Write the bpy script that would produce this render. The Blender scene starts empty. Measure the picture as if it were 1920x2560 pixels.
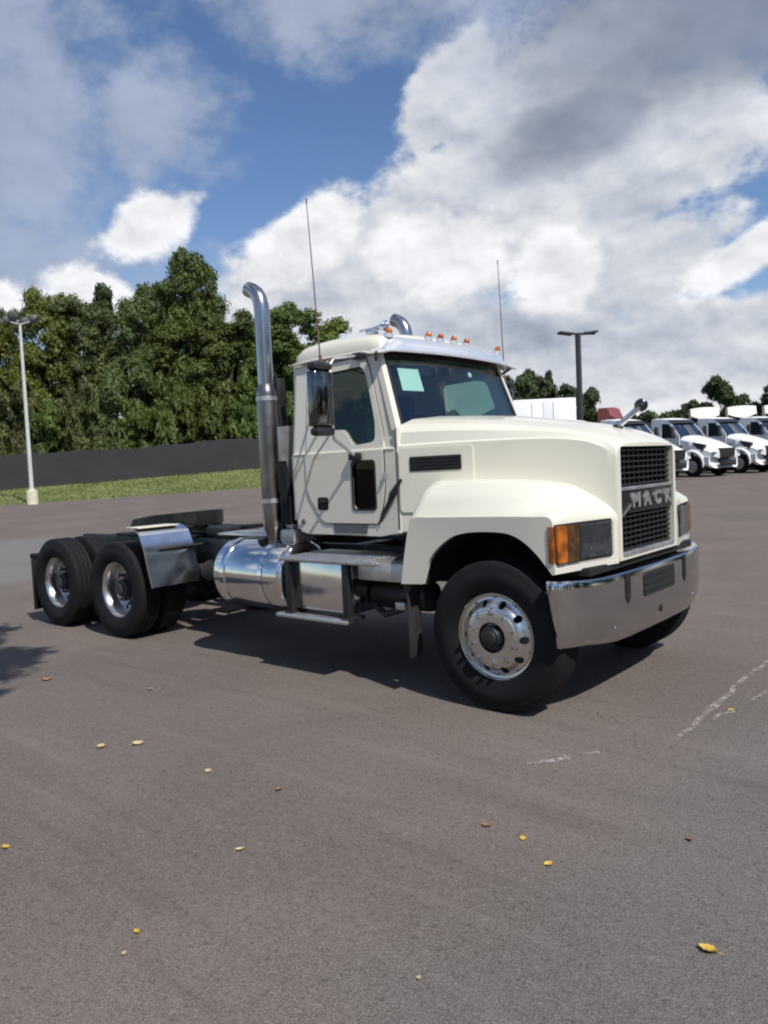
import bpy, bmesh, math, random
import numpy as np
from mathutils import Vector, Matrix
from mathutils.geometry import tessellate_polygon

random.seed(7); rng = np.random.default_rng(7)
scene = bpy.context.scene
COL = scene.collection

# ------------------------------------------------------------------ camera
CAM = (2.8555, -5.6024, 1.7022)
YAW, PITCH, ROLL, FPX = 2.27932643, -0.0571908, -0.0461447, 1940.9      # FPX: focal length for a 1920 wide picture
_f = Vector((math.cos(YAW)*math.cos(PITCH), math.sin(YAW)*math.cos(PITCH), math.sin(PITCH)))
_r0 = Vector((math.sin(YAW), -math.cos(YAW), 0)); _u0 = _r0.cross(_f)
_r = math.cos(ROLL)*_r0 + math.sin(ROLL)*_u0; _u = -math.sin(ROLL)*_r0 + math.cos(ROLL)*_u0
cam_data = bpy.data.cameras.new('camera'); cam = bpy.data.objects.new('camera', cam_data); COL.objects.link(cam)
cam.matrix_world = Matrix(((_r.x, _u.x, -_f.x, CAM[0]), (_r.y, _u.y, -_f.y, CAM[1]), (_r.z, _u.z, -_f.z, CAM[2]), (0, 0, 0, 1)))
cam_data.sensor_fit = 'HORIZONTAL'; cam_data.sensor_width = 36; cam_data.lens = 36*FPX/1920
cam_data.clip_start = 0.05; cam_data.clip_end = 5000
scene.camera = cam
F2 = (math.cos(YAW), math.sin(YAW)); R2 = (math.sin(YAW), -math.cos(YAW))   # level forward / right

# ------------------------------------------------------------------ light
SUN = Vector((0.80, -0.24, 1.0)).normalized()                 # towards the sun
sun_data = bpy.data.lights.new('sun', 'SUN'); sun_data.energy = 4.8; sun_data.angle = math.radians(0.5); sun_data.color = (1.0, 0.955, 0.88)
sun = bpy.data.objects.new('sun', sun_data); COL.objects.link(sun)
sun.rotation_euler = SUN.to_track_quat('Z', 'Y').to_euler(); sun.location = (8, -4, 14)
scene.view_settings.view_transform = 'Standard'; scene.view_settings.look = 'None'
scene.view_settings.exposure = 0.0; scene.view_settings.gamma = 1.0
scene.view_settings.use_curve_mapping = False
scene.cycles.max_bounces = 8; scene.cycles.transparent_max_bounces = 16
scene.cycles.caustics_reflective = False; scene.cycles.caustics_refractive = False
scene.cycles.pixel_filter_type = 'BLACKMAN_HARRIS'; scene.cycles.filter_width = 2.1

# ------------------------------------------------------------------ node helper
class N:
    """tiny expression layer over shader nodes: every value is a socket or a float"""
    def __init__(s, nt): s.nt = nt; s.n = nt.nodes; s.l = nt.links
    def put(s, sock, v):
        if isinstance(v, bpy.types.NodeSocket): s.l.new(v, sock)
        else: sock.default_value = v
    def m(s, op, a, b=0.0, c=0.0, clamp=False):
        n = s.n.new('ShaderNodeMath'); n.operation = op; n.use_clamp = clamp
        s.put(n.inputs[0], a); s.put(n.inputs[1], b); s.put(n.inputs[2], c); return n.outputs[0]
    def add(s, a, b): return s.m('ADD', a, b)
    def sub(s, a, b): return s.m('SUBTRACT', a, b)
    def mul(s, a, b): return s.m('MULTIPLY', a, b)
    def mx(s, a, b): return s.m('MAXIMUM', a, b)
    def ramp(s, v, a, b, lo=0.0, hi=1.0, smooth=True):
        n = s.n.new('ShaderNodeMapRange'); n.interpolation_type = 'SMOOTHSTEP' if smooth else 'LINEAR'; n.clamp = True
        s.put(n.inputs[0], v); n.inputs[1].default_value = a; n.inputs[2].default_value = b
        n.inputs[3].default_value = lo; n.inputs[4].default_value = hi; return n.outputs[0]
    def noise(s, vec, scale, detail=5.0, rough=0.55, dist=0.0, w=None):
        n = s.n.new('ShaderNodeTexNoise'); n.noise_dimensions = '3D'
        if vec is not None: s.l.new(vec, n.inputs['Vector'])
        n.inputs['Scale'].default_value = scale; n.inputs['Detail'].default_value = detail
        n.inputs['Roughness'].default_value = rough; n.inputs['Distortion'].default_value = dist
        return n.outputs['Fac'] if 'Fac' in n.outputs else n.outputs[0]
    def voro(s, vec, scale):
        n = s.n.new('ShaderNodeTexVoronoi')
        if vec is not None: s.l.new(vec, n.inputs['Vector'])
        n.inputs['Scale'].default_value = scale; return n.outputs['Distance']
    def comb(s, x, y, z):
        n = s.n.new('ShaderNodeCombineXYZ')
        for i, v in enumerate((x, y, z)): s.put(n.inputs[i], v)
        return n.outputs[0]
    def sep(s, v):
        n = s.n.new('ShaderNodeSeparateXYZ'); s.l.new(v, n.inputs[0]); return n.outputs
    def mix(s, fac, a, b):
        n = s.n.new('ShaderNodeMix'); n.data_type = 'RGBA'; s.put(n.inputs[0], fac)
        for i, v in ((6, a), (7, b)):
            if isinstance(v, bpy.types.NodeSocket): s.l.new(v, n.inputs[i])
            else: n.inputs[i].default_value = (*v, 1.0)
        return n.outputs[2]
    def coord(s, which='Object'):
        return s.n.new('ShaderNodeTexCoord').outputs[which]
    def pos(s): return s.n.new('ShaderNodeNewGeometry').outputs['Position']
    def bump(s, h, strength=0.3, dist=0.01):
        n = s.n.new('ShaderNodeBump'); n.inputs['Strength'].default_value = strength; n.inputs['Distance'].default_value = dist
        s.l.new(h, n.inputs['Height']); return n.outputs[0]

# ------------------------------------------------------------------ sky with clouds (directions in the world, not the picture)
world = bpy.data.worlds.new('World'); scene.world = world; world.use_nodes = True
wt = world.node_tree; wt.nodes.clear(); q = N(wt)
sky = wt.nodes.new('ShaderNodeTexSky'); sky.sky_type = 'NISHITA'; sky.sun_disc = False
sky.sun_elevation = math.asin(SUN.z); sky.sun_rotation = math.atan2(SUN.x, SUN.y)
sky.air_density = 1.0; sky.dust_density = 0.25; sky.ozone_density = 2.2; sky.altitude = 0
d = q.coord('Generated'); dx, dy, dz = q.sep(d)
fw = q.add(q.mul(dx, F2[0]), q.mul(dy, F2[1])); rt = q.add(q.mul(dx, R2[0]), q.mul(dy, R2[1]))
AZ = q.mul(q.m('ARCTAN2', rt, fw), 180/math.pi)               # degrees to the right of a fixed bearing
EL = q.mul(q.m('ARCSINE', dz), 180/math.pi)                   # degrees above the horizon
# warped direction for ragged outlines
P3 = q.comb(dx, dy, q.mul(dz, 1.5))
def shifted(o):
    n = wt.nodes.new('ShaderNodeVectorMath'); n.operation = 'ADD'; wt.links.new(P3, n.inputs[0]); n.inputs[1].default_value = o; return n.outputs[0]
n1 = q.noise(P3, 3.2, 6, 0.55); n2 = q.noise(P3, 10.0, 5, 0.58); n3 = q.noise(P3, 30.0, 4, 0.6)
ra = q.noise(P3, 6.5, 5, 0.5); rb = q.noise(shifted((0.010, 0.004, 0.035)), 6.5, 5, 0.5)
relief = q.sub(ra, rb)                                        # > 0 on the heads, < 0 under them
rag = q.add(q.mul(q.sub(n1, 0.5), 0.9), q.add(q.mul(q.sub(n2, 0.5), 1.05), q.mul(q.sub(n3, 0.5), 0.55)))
def blob(a, e, ra_, re, rot=0.0):
    c, s_ = math.cos(math.radians(rot)), math.sin(math.radians(rot))
    x = q.sub(AZ, a); y = q.sub(EL, e)
    u = q.mul(q.add(q.mul(x, c), q.mul(y, s_)), 1/ra_); v = q.mul(q.sub(q.mul(y, c), q.mul(x, s_)), 1/re)
    return q.sub(1.0, q.m('SQRT', q.add(q.mul(u, u), q.mul(v, v))))
def union(lst):
    o = lst[0]
    for b in lst[1:]: o = q.mx(o, b)
    return o
heads = union([blob(4.8, 15.0, 5.5, 3.6), blob(13.2, 13.0, 3.6, 3.0), blob(-15.3, 17.2, 4.4, 2.3, 28), blob(-20, 12.6, 3.6, 2.0), blob(-27, 12.0, 4, 2.0), blob(-5, 16, 6, 3, 38), blob(25, 12.5, 5, 1.8, 25)])
cumulus = union([heads, blob(8, 18, 17, 6.5, 33), blob(-5, 14, 8, 4.5, 35), blob(19, 13, 8, 4.0, 15), blob(8, 7, 30, 5.0), blob(26, 7, 10, 4), blob(5.5, 24.2, 4.5, 2.6, 45), blob(21, 20, 8, 4.5, 0), blob(17.5, 16.8, 5.5, 3.6, 10)])
grey = union([blob(22, 26.5, 16, 6.5, 4), blob(15, 22, 9, 3.5, 15), blob(30, 36, 26, 11)])
veil = union([blob(-26, 24, 12, 14, 8), blob(-15, 23, 6, 5, 20), blob(-30, 42, 24, 12), blob(-24, 14, 12, 5), blob(-1, 31.0, 13, 4.2), blob(8, 33, 10, 4)])
# the rest of the sky goes on with broken cloud, thinned to weaken the fill light
off = q.ramp(q.m('ABSOLUTE', AZ), 28, 50); off = q.mx(off, q.ramp(EL, 34, 48))
gen = q.sub(q.mul(q.mul(q.sub(n1, 0.54), 4.5), off), q.mul(q.sub(1.0, off), 2.0))
body = q.mx(cumulus, gen)
cum_d = q.ramp(q.add(body, rag), -0.06, 0.30)
grey_d = q.ramp(q.add(grey, q.mul(rag, 0.75)), -0.15, 0.70)
veil_d = q.mul(q.ramp(q.add(veil, q.mul(rag, 1.7)), -0.30, 0.75), 0.80)
above = q.ramp(EL, -1.0, 1.0)
thick = q.ramp(q.add(body, q.mul(rag, 0.5)), 0.0, 0.8)
relief2 = q.sub(n2, q.noise(shifted((0.006, 0.002, 0.016)), 10.0, 5, 0.58))
lit = q.add(q.add(0.655, q.add(q.mul(relief, 1.1), q.mul(relief2, 0.8))), q.mul(thick, -0.12))
lit = q.add(lit, q.add(q.mul(q.ramp(q.add(heads, q.mul(rag, 0.7)), -0.04, 0.30), 0.27), q.mul(q.sub(n2, 0.5), 0.22)))
shade = q.mx(union([blob(10, 9.6, 13, 2.3, -5), blob(27, 8.5, 9, 1.8), blob(-4, 12.2, 5, 1.3)]), 0.0)
lit = q.sub(lit, q.mul(shade, 0.20)); lit = q.add(0.43, q.mul(q.sub(lit, 0.25), 0.76)); lit = q.m('MINIMUM', q.mx(lit, 0.30), 0.97)
WS_ = 0.15; S = 1/WS_
def scaled(col, k):
    n = wt.nodes.new('ShaderNodeVectorMath'); n.operation = 'SCALE'; wt.links.new(col, n.inputs[0]); q.put(n.inputs[3], k); return n.outputs[0]
cum_col = scaled(q.mix(q.ramp(lit, 0.3, 0.85), (0.84, 0.97, 1.20), (0.985, 1.0, 1.04)), q.mul(lit, S))
gl = q.add(0.31, q.add(q.mul(relief, 0.28), q.add(q.mul(q.sub(n1, 0.5), 0.06), q.mul(q.sub(n2, 0.5), 0.14)))); gl = q.add(gl, q.mul(q.ramp(grey, 0.45, -0.05), 0.20))
grey_col = scaled(q.mix(0.0, (0.86, 1.0, 1.28), (1, 1, 1)), q.mul(q.mx(gl, 0.19), S))
vl = q.add(0.47, q.mul(q.sub(n2, 0.5), 0.35))
veil_col = scaled(q.mix(0.0, (0.86, 0.98, 1.24), (1, 1, 1)), q.mul(vl, S))
hsv = wt.nodes.new('ShaderNodeHueSaturation'); hsv.inputs['Saturation'].default_value = 1.12; hsv.inputs['Value'].default_value = 0.80; hsv.inputs['Hue'].default_value = 0.506; wt.links.new(sky.outputs[0], hsv.inputs['Color'])
c = q.mix(veil_d, hsv.outputs[0], veil_col)
c = q.mix(cum_d, c, cum_col)
c = q.mix(q.mul(grey_d, 0.93), c, grey_col)
c = q.mix(above, hsv.outputs[0], c)
bg = wt.nodes.new('ShaderNodeBackground'); bg.inputs['Strength'].default_value = WS_; wt.links.new(c, bg.inputs['Color'])
wo = wt.nodes.new('ShaderNodeOutputWorld'); wt.links.new(bg.outputs[0], wo.inputs['Surface'])
world.cycles.sampling_method = 'MANUAL'; world.cycles.sample_map_resolution = 512

# ------------------------------------------------------------------ materials
MATS = {}
def mat(name, base, rough=0.5, metal=0.0, coat=0.0, var=0.0, vscale=6.0, bump=0.0, bscale=60.0, bdist=0.004, spec=0.5, dirt=None, coord='Object'):
    m = bpy.data.materials.new(name); m.use_nodes = True; nt = m.node_tree; k = N(nt)
    b = nt.nodes['Principled BSDF']
    b.inputs['Base Color'].default_value = (*base, 1); b.inputs['Roughness'].default_value = rough; b.inputs['Metallic'].default_value = metal
    b.inputs['Coat Weight'].default_value = coat; b.inputs['Coat Roughness'].default_value = 0.04; b.inputs['Specular IOR Level'].default_value = spec
    co = k.coord(coord)
    n = k.noise(co, vscale, 6, 0.6)
    if var:
        lo = tuple(max(0, v*(1-var)) for v in base); hi = tuple(min(1, v*(1+var)) for v in base)
        nt.links.new(k.mix(k.ramp(n, 0.3, 0.7), lo, hi), b.inputs['Base Color'])
    nt.links.new(k.ramp(n, 0.25, 0.75, max(0.02, rough*0.8), min(1, rough*1.25)), b.inputs['Roughness'])
    if bump: nt.links.new(k.bump(k.noise(co, bscale, 4, 0.6), bump, bdist), b.inputs['Normal'])
    MATS[name] = m; return m
M = MATS
mat('cream_paint', (0.70, 0.685, 0.585), 0.38, coat=0.6, var=0.012, vscale=1.5)
mat('white_paint', (0.80, 0.81, 0.82), 0.4, coat=0.5, var=0.02, vscale=1.5)
mat('visor_white', (0.80, 0.82, 0.87), 0.22, metal=0.55, coat=0.5, var=0.02)
mat('red_paint', (0.22, 0.055, 0.045), 0.5, coat=0.2, var=0.05)
mat('aerial_red', (0.16, 0.09, 0.085), 0.5, var=0.1)
mat('offwhite_paint', (0.72, 0.70, 0.60), 0.45, coat=0.3, var=0.03)
mat('chrome', (0.86, 0.87, 0.88), 0.07, metal=1, var=0.02, bump=0.012, bscale=9, bdist=0.02)
mat('bumper_steel', (0.56, 0.54, 0.52), 0.10, metal=1, var=0.05, vscale=5, bump=0.02, bscale=5, bdist=0.03)
mat('aluminium', (0.66, 0.65, 0.63), 0.26, metal=1, var=0.03, vscale=5, bump=0.01, bscale=14, bdist=0.003)
mat('fender_alloy', (0.84, 0.85, 0.87), 0.18, metal=1, var=0.02, bump=0.02, bscale=8, bdist=0.02)
mat('tank_alloy', (0.76, 0.75, 0.74), 0.13, metal=1, var=0.05, vscale=5, bump=0.02, bscale=6, bdist=0.02)
mat('pipe_chrome', (0.42, 0.42, 0.425), 0.20, metal=1, var=0.06, bump=0.02, bscale=12)
mat('dark_chrome', (0.14, 0.14, 0.145), 0.10, metal=1, var=0.3, vscale=9, bump=0.05, bscale=7, bdist=0.02)  # chrome with the dark reflections of its surroundings put into the colour
mat('steel_pipe', (0.27, 0.26, 0.245), 0.32, metal=1, var=0.16, vscale=6, bump=0.02, bscale=20)
mat('dull_alloy', (0.55, 0.55, 0.55), 0.42, metal=0.85, var=0.08, vscale=10)
mat('rubber', (0.0105, 0.0105, 0.012), 0.75, spec=0.22, var=0.22, vscale=9, bump=0.15, bscale=120, bdist=0.002)
mat('black_frame', (0.012, 0.012, 0.013), 0.5, var=0.3, vscale=7, bump=0.1, bscale=50)
mat('black_plastic', (0.017, 0.017, 0.018), 0.38, var=0.2, vscale=8)
mat('grille_black', (0.012, 0.012, 0.014), 0.35, var=0.1)
mat('grille_bar', (0.012, 0.012, 0.014), 0.36, var=0.1, spec=0.6)
mat('deep_black', (0.006, 0.006, 0.007), 0.8, var=0.1)
mat('flap_rubber', (0.022, 0.023, 0.026), 0.6, var=0.2, vscale=8)
mat('interior', (0.035, 0.037, 0.042), 0.7, var=0.2, bump=0.1, bscale=90)
mat('interior_grey', (0.10, 0.105, 0.115), 0.7, var=0.1)
mat('paper', (0.78, 0.86, 0.82), 0.8, var=0.03)
mat('lamp_reflector', (0.085, 0.088, 0.092), 0.25, metal=0.0, var=0.5, vscale=16, bump=0.2, bscale=22, bdist=0.01, spec=0.8)
mat('lamp_bowl', (0.13, 0.135, 0.14), 0.2, metal=0.6, var=0.2, vscale=12)
mat('grease_steel', (0.014, 0.014, 0.015), 0.45, metal=0.15, var=0.4, vscale=9, bump=0.1, bscale=40)
mat('hub_grey', (0.06, 0.06, 0.062), 0.45, metal=0.4, var=0.3, vscale=12)
mat('concrete', (0.62, 0.58, 0.42), 0.85, var=0.12, vscale=5, bump=0.2, bscale=40)
mat('pole_grey', (0.52, 0.53, 0.52), 0.5, var=0.08, vscale=3)
mat('pole_dark', (0.03, 0.032, 0.035), 0.5, var=0.15)
mat('lamp_head', (0.085, 0.09, 0.09), 0.5, var=0.1)
mat('bark', (0.075, 0.06, 0.045), 0.9, var=0.3, vscale=4, bump=0.5, bscale=14, bdist=0.03)
mat('fence_screen', (0.025, 0.0255, 0.028), 0.85, var=0.35, vscale=0.7, bump=0.3, bscale=3.0, bdist=0.05)
mat('galvanised', (0.30, 0.31, 0.32), 0.5, metal=0.6, var=0.1)

def glass_mat(name, tint, refl=1.0, rough=0.0, ior=1.5):
    m = bpy.data.materials.new(name); m.use_nodes = True; nt = m.node_tree; nt.nodes.clear()
    o = nt.nodes.new('ShaderNodeOutputMaterial'); mx = nt.nodes.new('ShaderNodeMixShader')
    t = nt.nodes.new('ShaderNodeBsdfTransparent'); t.inputs[0].default_value = (*tint, 1)
    g = nt.nodes.new('ShaderNodeBsdfGlossy'); g.inputs['Roughness'].default_value = rough; g.inputs['Color'].default_value = (refl, refl, refl, 1)
    k = N(nt); ge = nt.nodes.new('ShaderNodeNewGeometry'); dp = nt.nodes.new('ShaderNodeVectorMath'); dp.operation = 'DOT_PRODUCT'
    nt.links.new(ge.outputs['Normal'], dp.inputs[0]); nt.links.new(ge.outputs['Incoming'], dp.inputs[1]); f0 = ((ior-1)/(ior+1))**2
    fr = k.add(f0, k.mul(k.m('POWER', k.sub(1.0, k.m('ABSOLUTE', dp.outputs['Value'])), 5.0), 1-f0))
    nt.links.new(fr, mx.inputs[0]); nt.links.new(t.outputs[0], mx.inputs[1]); nt.links.new(g.outputs[0], mx.inputs[2]); nt.links.new(mx.outputs[0], o.inputs[0])
    MATS[name] = m
glass_mat('windshield_glass', (0.62, 0.80, 0.77), ior=1.95)
glass_mat('door_glass', (0.52, 0.64, 0.58), ior=1.5)
glass_mat('dark_glass', (0.03, 0.035, 0.035), 0.5)
glass_mat('lens_clear', (0.80, 0.82, 0.84), ior=1.45)
def amber(name, col):
    m = bpy.data.materials.new(name); m.use_nodes = True; b = m.node_tree.nodes['Principled BSDF']; k = N(m.node_tree)
    b.inputs['Base Color'].default_value = (*col, 1); b.inputs['Roughness'].default_value = 0.18; b.inputs['Coat Weight'].default_value = 0.5
    n = k.noise(k.coord(), 14, 3); m.node_tree.links.new(k.mix(k.ramp(n, 0.35, 0.65), tuple(v*0.55 for v in col), tuple(min(1, v*1.3) for v in col)), b.inputs['Base Color'])
    m.node_tree.links.new(k.bump(k.noise(k.coord(), 60, 2), 0.3, 0.006), b.inputs['Normal']); MATS[name] = m
amber('amber_lens', (0.38, 0.10, 0.007)); amber('brown_lens', (0.075, 0.032, 0.008))

def leaf_mat(name, dark, light):
    m = bpy.data.materials.new(name); m.use_nodes = True; nt = m.node_tree; nt.nodes.clear(); k = N(nt)
    o = nt.nodes.new('ShaderNodeOutputMaterial'); g = nt.nodes.new('ShaderNodeNewGeometry')
    oi = nt.nodes.new('ShaderNodeObjectInfo')
    big = k.noise(k.pos(), 0.35, 3)
    f = k.add(k.mul(g.outputs['Random Per Island'], 0.6), k.mul(k.ramp(big, 0.35, 0.65), 0.4))
    col = k.mix(f, dark, light)
    hs = nt.nodes.new('ShaderNodeHueSaturation'); nt.links.new(col, hs.inputs['Color'])
    nt.links.new(k.add(0.485, k.mul(oi.outputs['Random'], 0.03)), hs.inputs['Hue']); nt.links.new(k.add(0.85, k.mul(oi.outputs['Random'], 0.3)), hs.inputs['Value'])
    df = nt.nodes.new('ShaderNodeBsdfPrincipled'); nt.links.new(hs.outputs[0], df.inputs['Base Color']); df.inputs['Roughness'].default_value = 0.55; df.inputs['Specular IOR Level'].default_value = 0.35
    tr = nt.nodes.new('ShaderNodeBsdfTranslucent'); nt.links.new(hs.outputs[0], tr.inputs[0])
    mx = nt.nodes.new('ShaderNodeMixShader'); mx.inputs[0].default_value = 0.28
    nt.links.new(df.outputs[0], mx.inputs[1]); nt.links.new(tr.outputs[0], mx.inputs[2]); nt.links.new(mx.outputs[0], o.inputs[0]); MATS[name] = m
leaf_mat('leaf_green', (0.036, 0.062, 0.013), (0.140, 0.190, 0.040))
leaf_mat('leaf_olive', (0.048, 0.068, 0.020), (0.145, 0.175, 0.055))
leaf_mat('leaf_yellow', (0.060, 0.090, 0.014), (0.175, 0.215, 0.040))
leaf_mat('leaf_dark', (0.022, 0.040, 0.013), (0.080, 0.110, 0.034))
leaf_mat('grass_blade', (0.150, 0.175, 0.055), (0.300, 0.310, 0.130))
for nm, c0 in (('fallen_yellow', (0.50, 0.34, 0.06)), ('fallen_tan', (0.44, 0.34, 0.20)), ('fallen_rust', (0.25, 0.13, 0.075))):
    mat(nm, c0, 0.6, var=0.25, vscale=40)

# asphalt
def asphalt():
    m = bpy.data.materials.new('asphalt'); m.use_nodes = True; nt = m.node_tree; k = N(nt); b = nt.nodes['Principled BSDF']
    p = k.pos(); px, py, pz = k.sep(p)
    fine = k.noise(p, 150, 3, 0.7); grit = k.voro(p, 95); mid = k.noise(p, 14, 5, 0.6); big = k.noise(p, 0.45, 6, 0.55, 0.6); patch = k.noise(p, 2.2, 5, 0.6)
    brown = k.mix(k.ramp(big, 0.3, 0.7), (0.120, 0.096, 0.081), (0.165, 0.134, 0.116))
    greyc = k.mix(k.ramp(big, 0.3, 0.7), (0.114, 0.102, 0.094), (0.150, 0.136, 0.126))
    # an older, greyer strip of paving in front of and beyond the nose of the truck
    edge = k.add(k.sub(px, k.mul(py, 0.03)), k.mul(k.sub(k.noise(p, 0.7, 6, 0.6), 0.5), 2.2))
    zone = k.ramp(edge, 0.9, 1.9)
    col = k.mix(zone, brown, greyc)
    # pale greyish patch far left
    def wobble(v): return k.add(v, k.mul(k.sub(big, 0.5), 5.0))
    g2 = k.sub(1.0, k.m('SQRT', k.add(k.m('POWER', k.mul(k.add(wobble(px), 15.5), 1/6.5), 2.0), k.m('POWER', k.mul(k.sub(wobble(py), 2.5), 1/5.0), 2.0))))
    col = k.mix(k.mul(k.ramp(g2, 0.0, 0.35), 0.8), col, (0.185, 0.180, 0.172))
    col = k.mix(k.ramp(patch, 0.42, 0.75), col, k.mix(0.82, (0.085, 0.075, 0.07), col))
    pit = k.noise(p, 70, 3, 0.6); pit2 = k.noise(p, 28, 3, 0.6)
    col = k.mix(k.mul(k.ramp(fine, 0.50, 0.68), 0.60), col, (0.30, 0.28, 0.27))
    col = k.mix(k.mul(k.ramp(fine, 0.50, 0.32), 0.75), col, (0.025, 0.022, 0.021))
    col = k.mix(k.mul(k.ramp(pit, 0.48, 0.30), 0.48), col, (0.035, 0.031, 0.030)); col = k.mix(k.mul(k.ramp(pit, 0.54, 0.72), 0.40), col, (0.26, 0.24, 0.23))
    col = k.mix(k.mul(k.ramp(pit2, 0.45, 0.28), 0.45), col, (0.045, 0.040, 0.038)); col = k.mix(k.mul(k.ramp(pit2, 0.56, 0.74), 0.30), col, (0.24, 0.22, 0.21))
    col = k.mix(k.mul(k.ramp(mid, 0.35, 0.75), 0.18), col, (0.20, 0.185, 0.175))
    specks = k.noise(p, 48, 2, 0.5); col = k.mix(k.mul(k.ramp(specks, 0.70, 0.78), 0.45), col, (0.33, 0.31, 0.29))
    specks2 = k.noise(p, 33, 2, 0.5); col = k.mix(k.mul(k.ramp(specks2, 0.30, 0.22), 0.6), col, (0.045, 0.042, 0.040))
    # wandering hairline cracks, a few tar seams, oil drips, rubber scuffs
    def crack(scale, width, amount, mask_scale, lo, hi):
        warp = nt.nodes.new('ShaderNodeVectorMath'); warp.operation = 'ADD'; nt.links.new(p, warp.inputs[0])
        nz = nt.nodes.new('ShaderNodeTexNoise'); nt.links.new(p, nz.inputs['Vector']); nz.inputs['Scale'].default_value = 3.0; nz.inputs['Detail'].default_value = 6
        sc2 = nt.nodes.new('ShaderNodeVectorMath'); sc2.operation = 'SCALE'; nt.links.new(nz.outputs['Color'], sc2.inputs[0]); sc2.inputs[3].default_value = 0.5; nt.links.new(sc2.outputs[0], warp.inputs[1])
        v = nt.nodes.new('ShaderNodeTexVoronoi'); v.feature = 'DISTANCE_TO_EDGE'; v.inputs['Scale'].default_value = scale; nt.links.new(warp.outputs[0], v.inputs['Vector'])
        return k.mul(k.mul(k.ramp(v.outputs['Distance'], width, 0.0), k.ramp(k.noise(p, mask_scale, 3, 0.5), lo, hi)), amount)
    col = k.mix(crack(0.42, 0.0028, 0.75, 0.5, 0.50, 0.62), col, (0.030, 0.027, 0.026))
    drip = k.mul(k.ramp(k.noise(p, 5.5, 4, 0.65), 0.66, 0.76), 0.5); col = k.mix(drip, col, (0.040, 0.036, 0.034))
    st = nt.nodes.new('ShaderNodeMapping'); st.inputs['Rotation'].default_value = (0, 0, 0.35); st.inputs['Scale'].default_value = (0.35, 4.0, 1.0); nt.links.new(p, st.inputs['Vector'])
    streak = k.noise(st.outputs[0], 1.2, 5, 0.6); col = k.mix(k.mul(k.ramp(streak, 0.54, 0.72), 0.28), col, (0.060, 0.052, 0.049)); col = k.mix(k.mul(k.ramp(streak, 0.44, 0.28), 0.22), col, (0.225, 0.195, 0.18))
    nt.links.new(col, b.inputs['Base Color']); b.inputs['Roughness'].default_value = 0.88; b.inputs['Specular IOR Level'].default_value = 0.25
    h = k.add(k.mul(fine, 0.6), k.add(k.mul(grit, 0.7), k.mul(mid, 0.5)))
    nt.links.new(k.bump(h, 0.55, 0.006), b.inputs['Normal']); MATS['asphalt'] = m
asphalt()
def worn(name, col, lo, hi, sc):
    m = bpy.data.materials.new(name); m.use_nodes = True; nt = m.node_tree; nt.nodes.clear(); k = N(nt)
    o = nt.nodes.new('ShaderNodeOutputMaterial'); p = k.pos()
    b = nt.nodes.new('ShaderNodeBsdfPrincipled'); b.inputs['Base Color'].default_value = (*col, 1); b.inputs['Roughness'].default_value = 0.85
    t = nt.nodes.new('ShaderNodeBsdfTransparent'); mx = nt.nodes.new('ShaderNodeMixShader')
    f = k.mul(k.ramp(k.noise(p, sc, 6, 0.7), lo, hi), k.ramp(k.noise(p, 140, 3, 0.6), 0.35, 0.6))
    nt.links.new(f, mx.inputs[0]); nt.links.new(t.outputs[0], mx.inputs[1]); nt.links.new(b.outputs[0], mx.inputs[2]); nt.links.new(mx.outputs[0], o.inputs[0]); MATS[name] = m
worn('worn_line_paint', (0.50, 0.46, 0.44), 0.38, 0.66, 6.0)
worn('oil_stain', (0.035, 0.033, 0.032), 0.45, 0.72, 5.0)
def verge():
    m = bpy.data.materials.new('verge_soil'); m.use_nodes = True; nt = m.node_tree; k = N(nt); b = nt.nodes['Principled BSDF']; p = k.pos()
    col = k.mix(k.ramp(k.noise(p, 0.6, 6, 0.6), 0.3, 0.7), (0.17, 0.19, 0.06), (0.25, 0.26, 0.10)); col = k.mix(k.mul(k.noise(p, 9, 5, 0.7), 0.6), col, (0.10, 0.15, 0.03))
    nt.links.new(col, b.inputs['Base Color']); b.inputs['Roughness'].default_value = 0.9; nt.links.new(k.bump(k.noise(p, 12, 5), 0.6, 0.05), b.inputs['Normal']); MATS['verge_soil'] = m
verge()

# ------------------------------------------------------------------ mesh helpers
def link(o, parent=None):
    COL.objects.link(o)
    if parent is not None: o.parent = parent
    return o
def empty(name, loc=(0, 0, 0), rz=0.0, parent=None):
    o = bpy.data.objects.new(name, None); o.location = loc; o.rotation_euler = (0, 0, rz); o.empty_display_size = 0.3
    return link(o, parent)
def tag(o, label=None, cat=None, group=None, kind=None):
    if label: o['label'] = label
    if cat: o['category'] = cat
    if group: o['group'] = group
    if kind: o['kind'] = kind
    return o
def mk(name, verts, faces, material, parent=None, smooth=35, loc=None, recalc=True):
    me = bpy.data.meshes.new(name); me.from_pydata([tuple(v) for v in verts], [], [tuple(f) for f in faces])
    if recalc:
        bm = bmesh.new(); bm.from_mesh(me); bmesh.ops.remove_doubles(bm, verts=bm.verts, dist=1e-5); bmesh.ops.recalc_face_normals(bm, faces=bm.faces); bm.to_mesh(me); bm.free()
    if smooth:
        me.polygons.foreach_set('use_smooth', [True]*len(me.polygons)); me.set_sharp_from_angle(angle=math.radians(smooth))
    me.materials.append(M[material]); me.update()
    o = bpy.data.objects.new(name, me)
    if loc: o.location = loc
    return link(o, parent)
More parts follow.
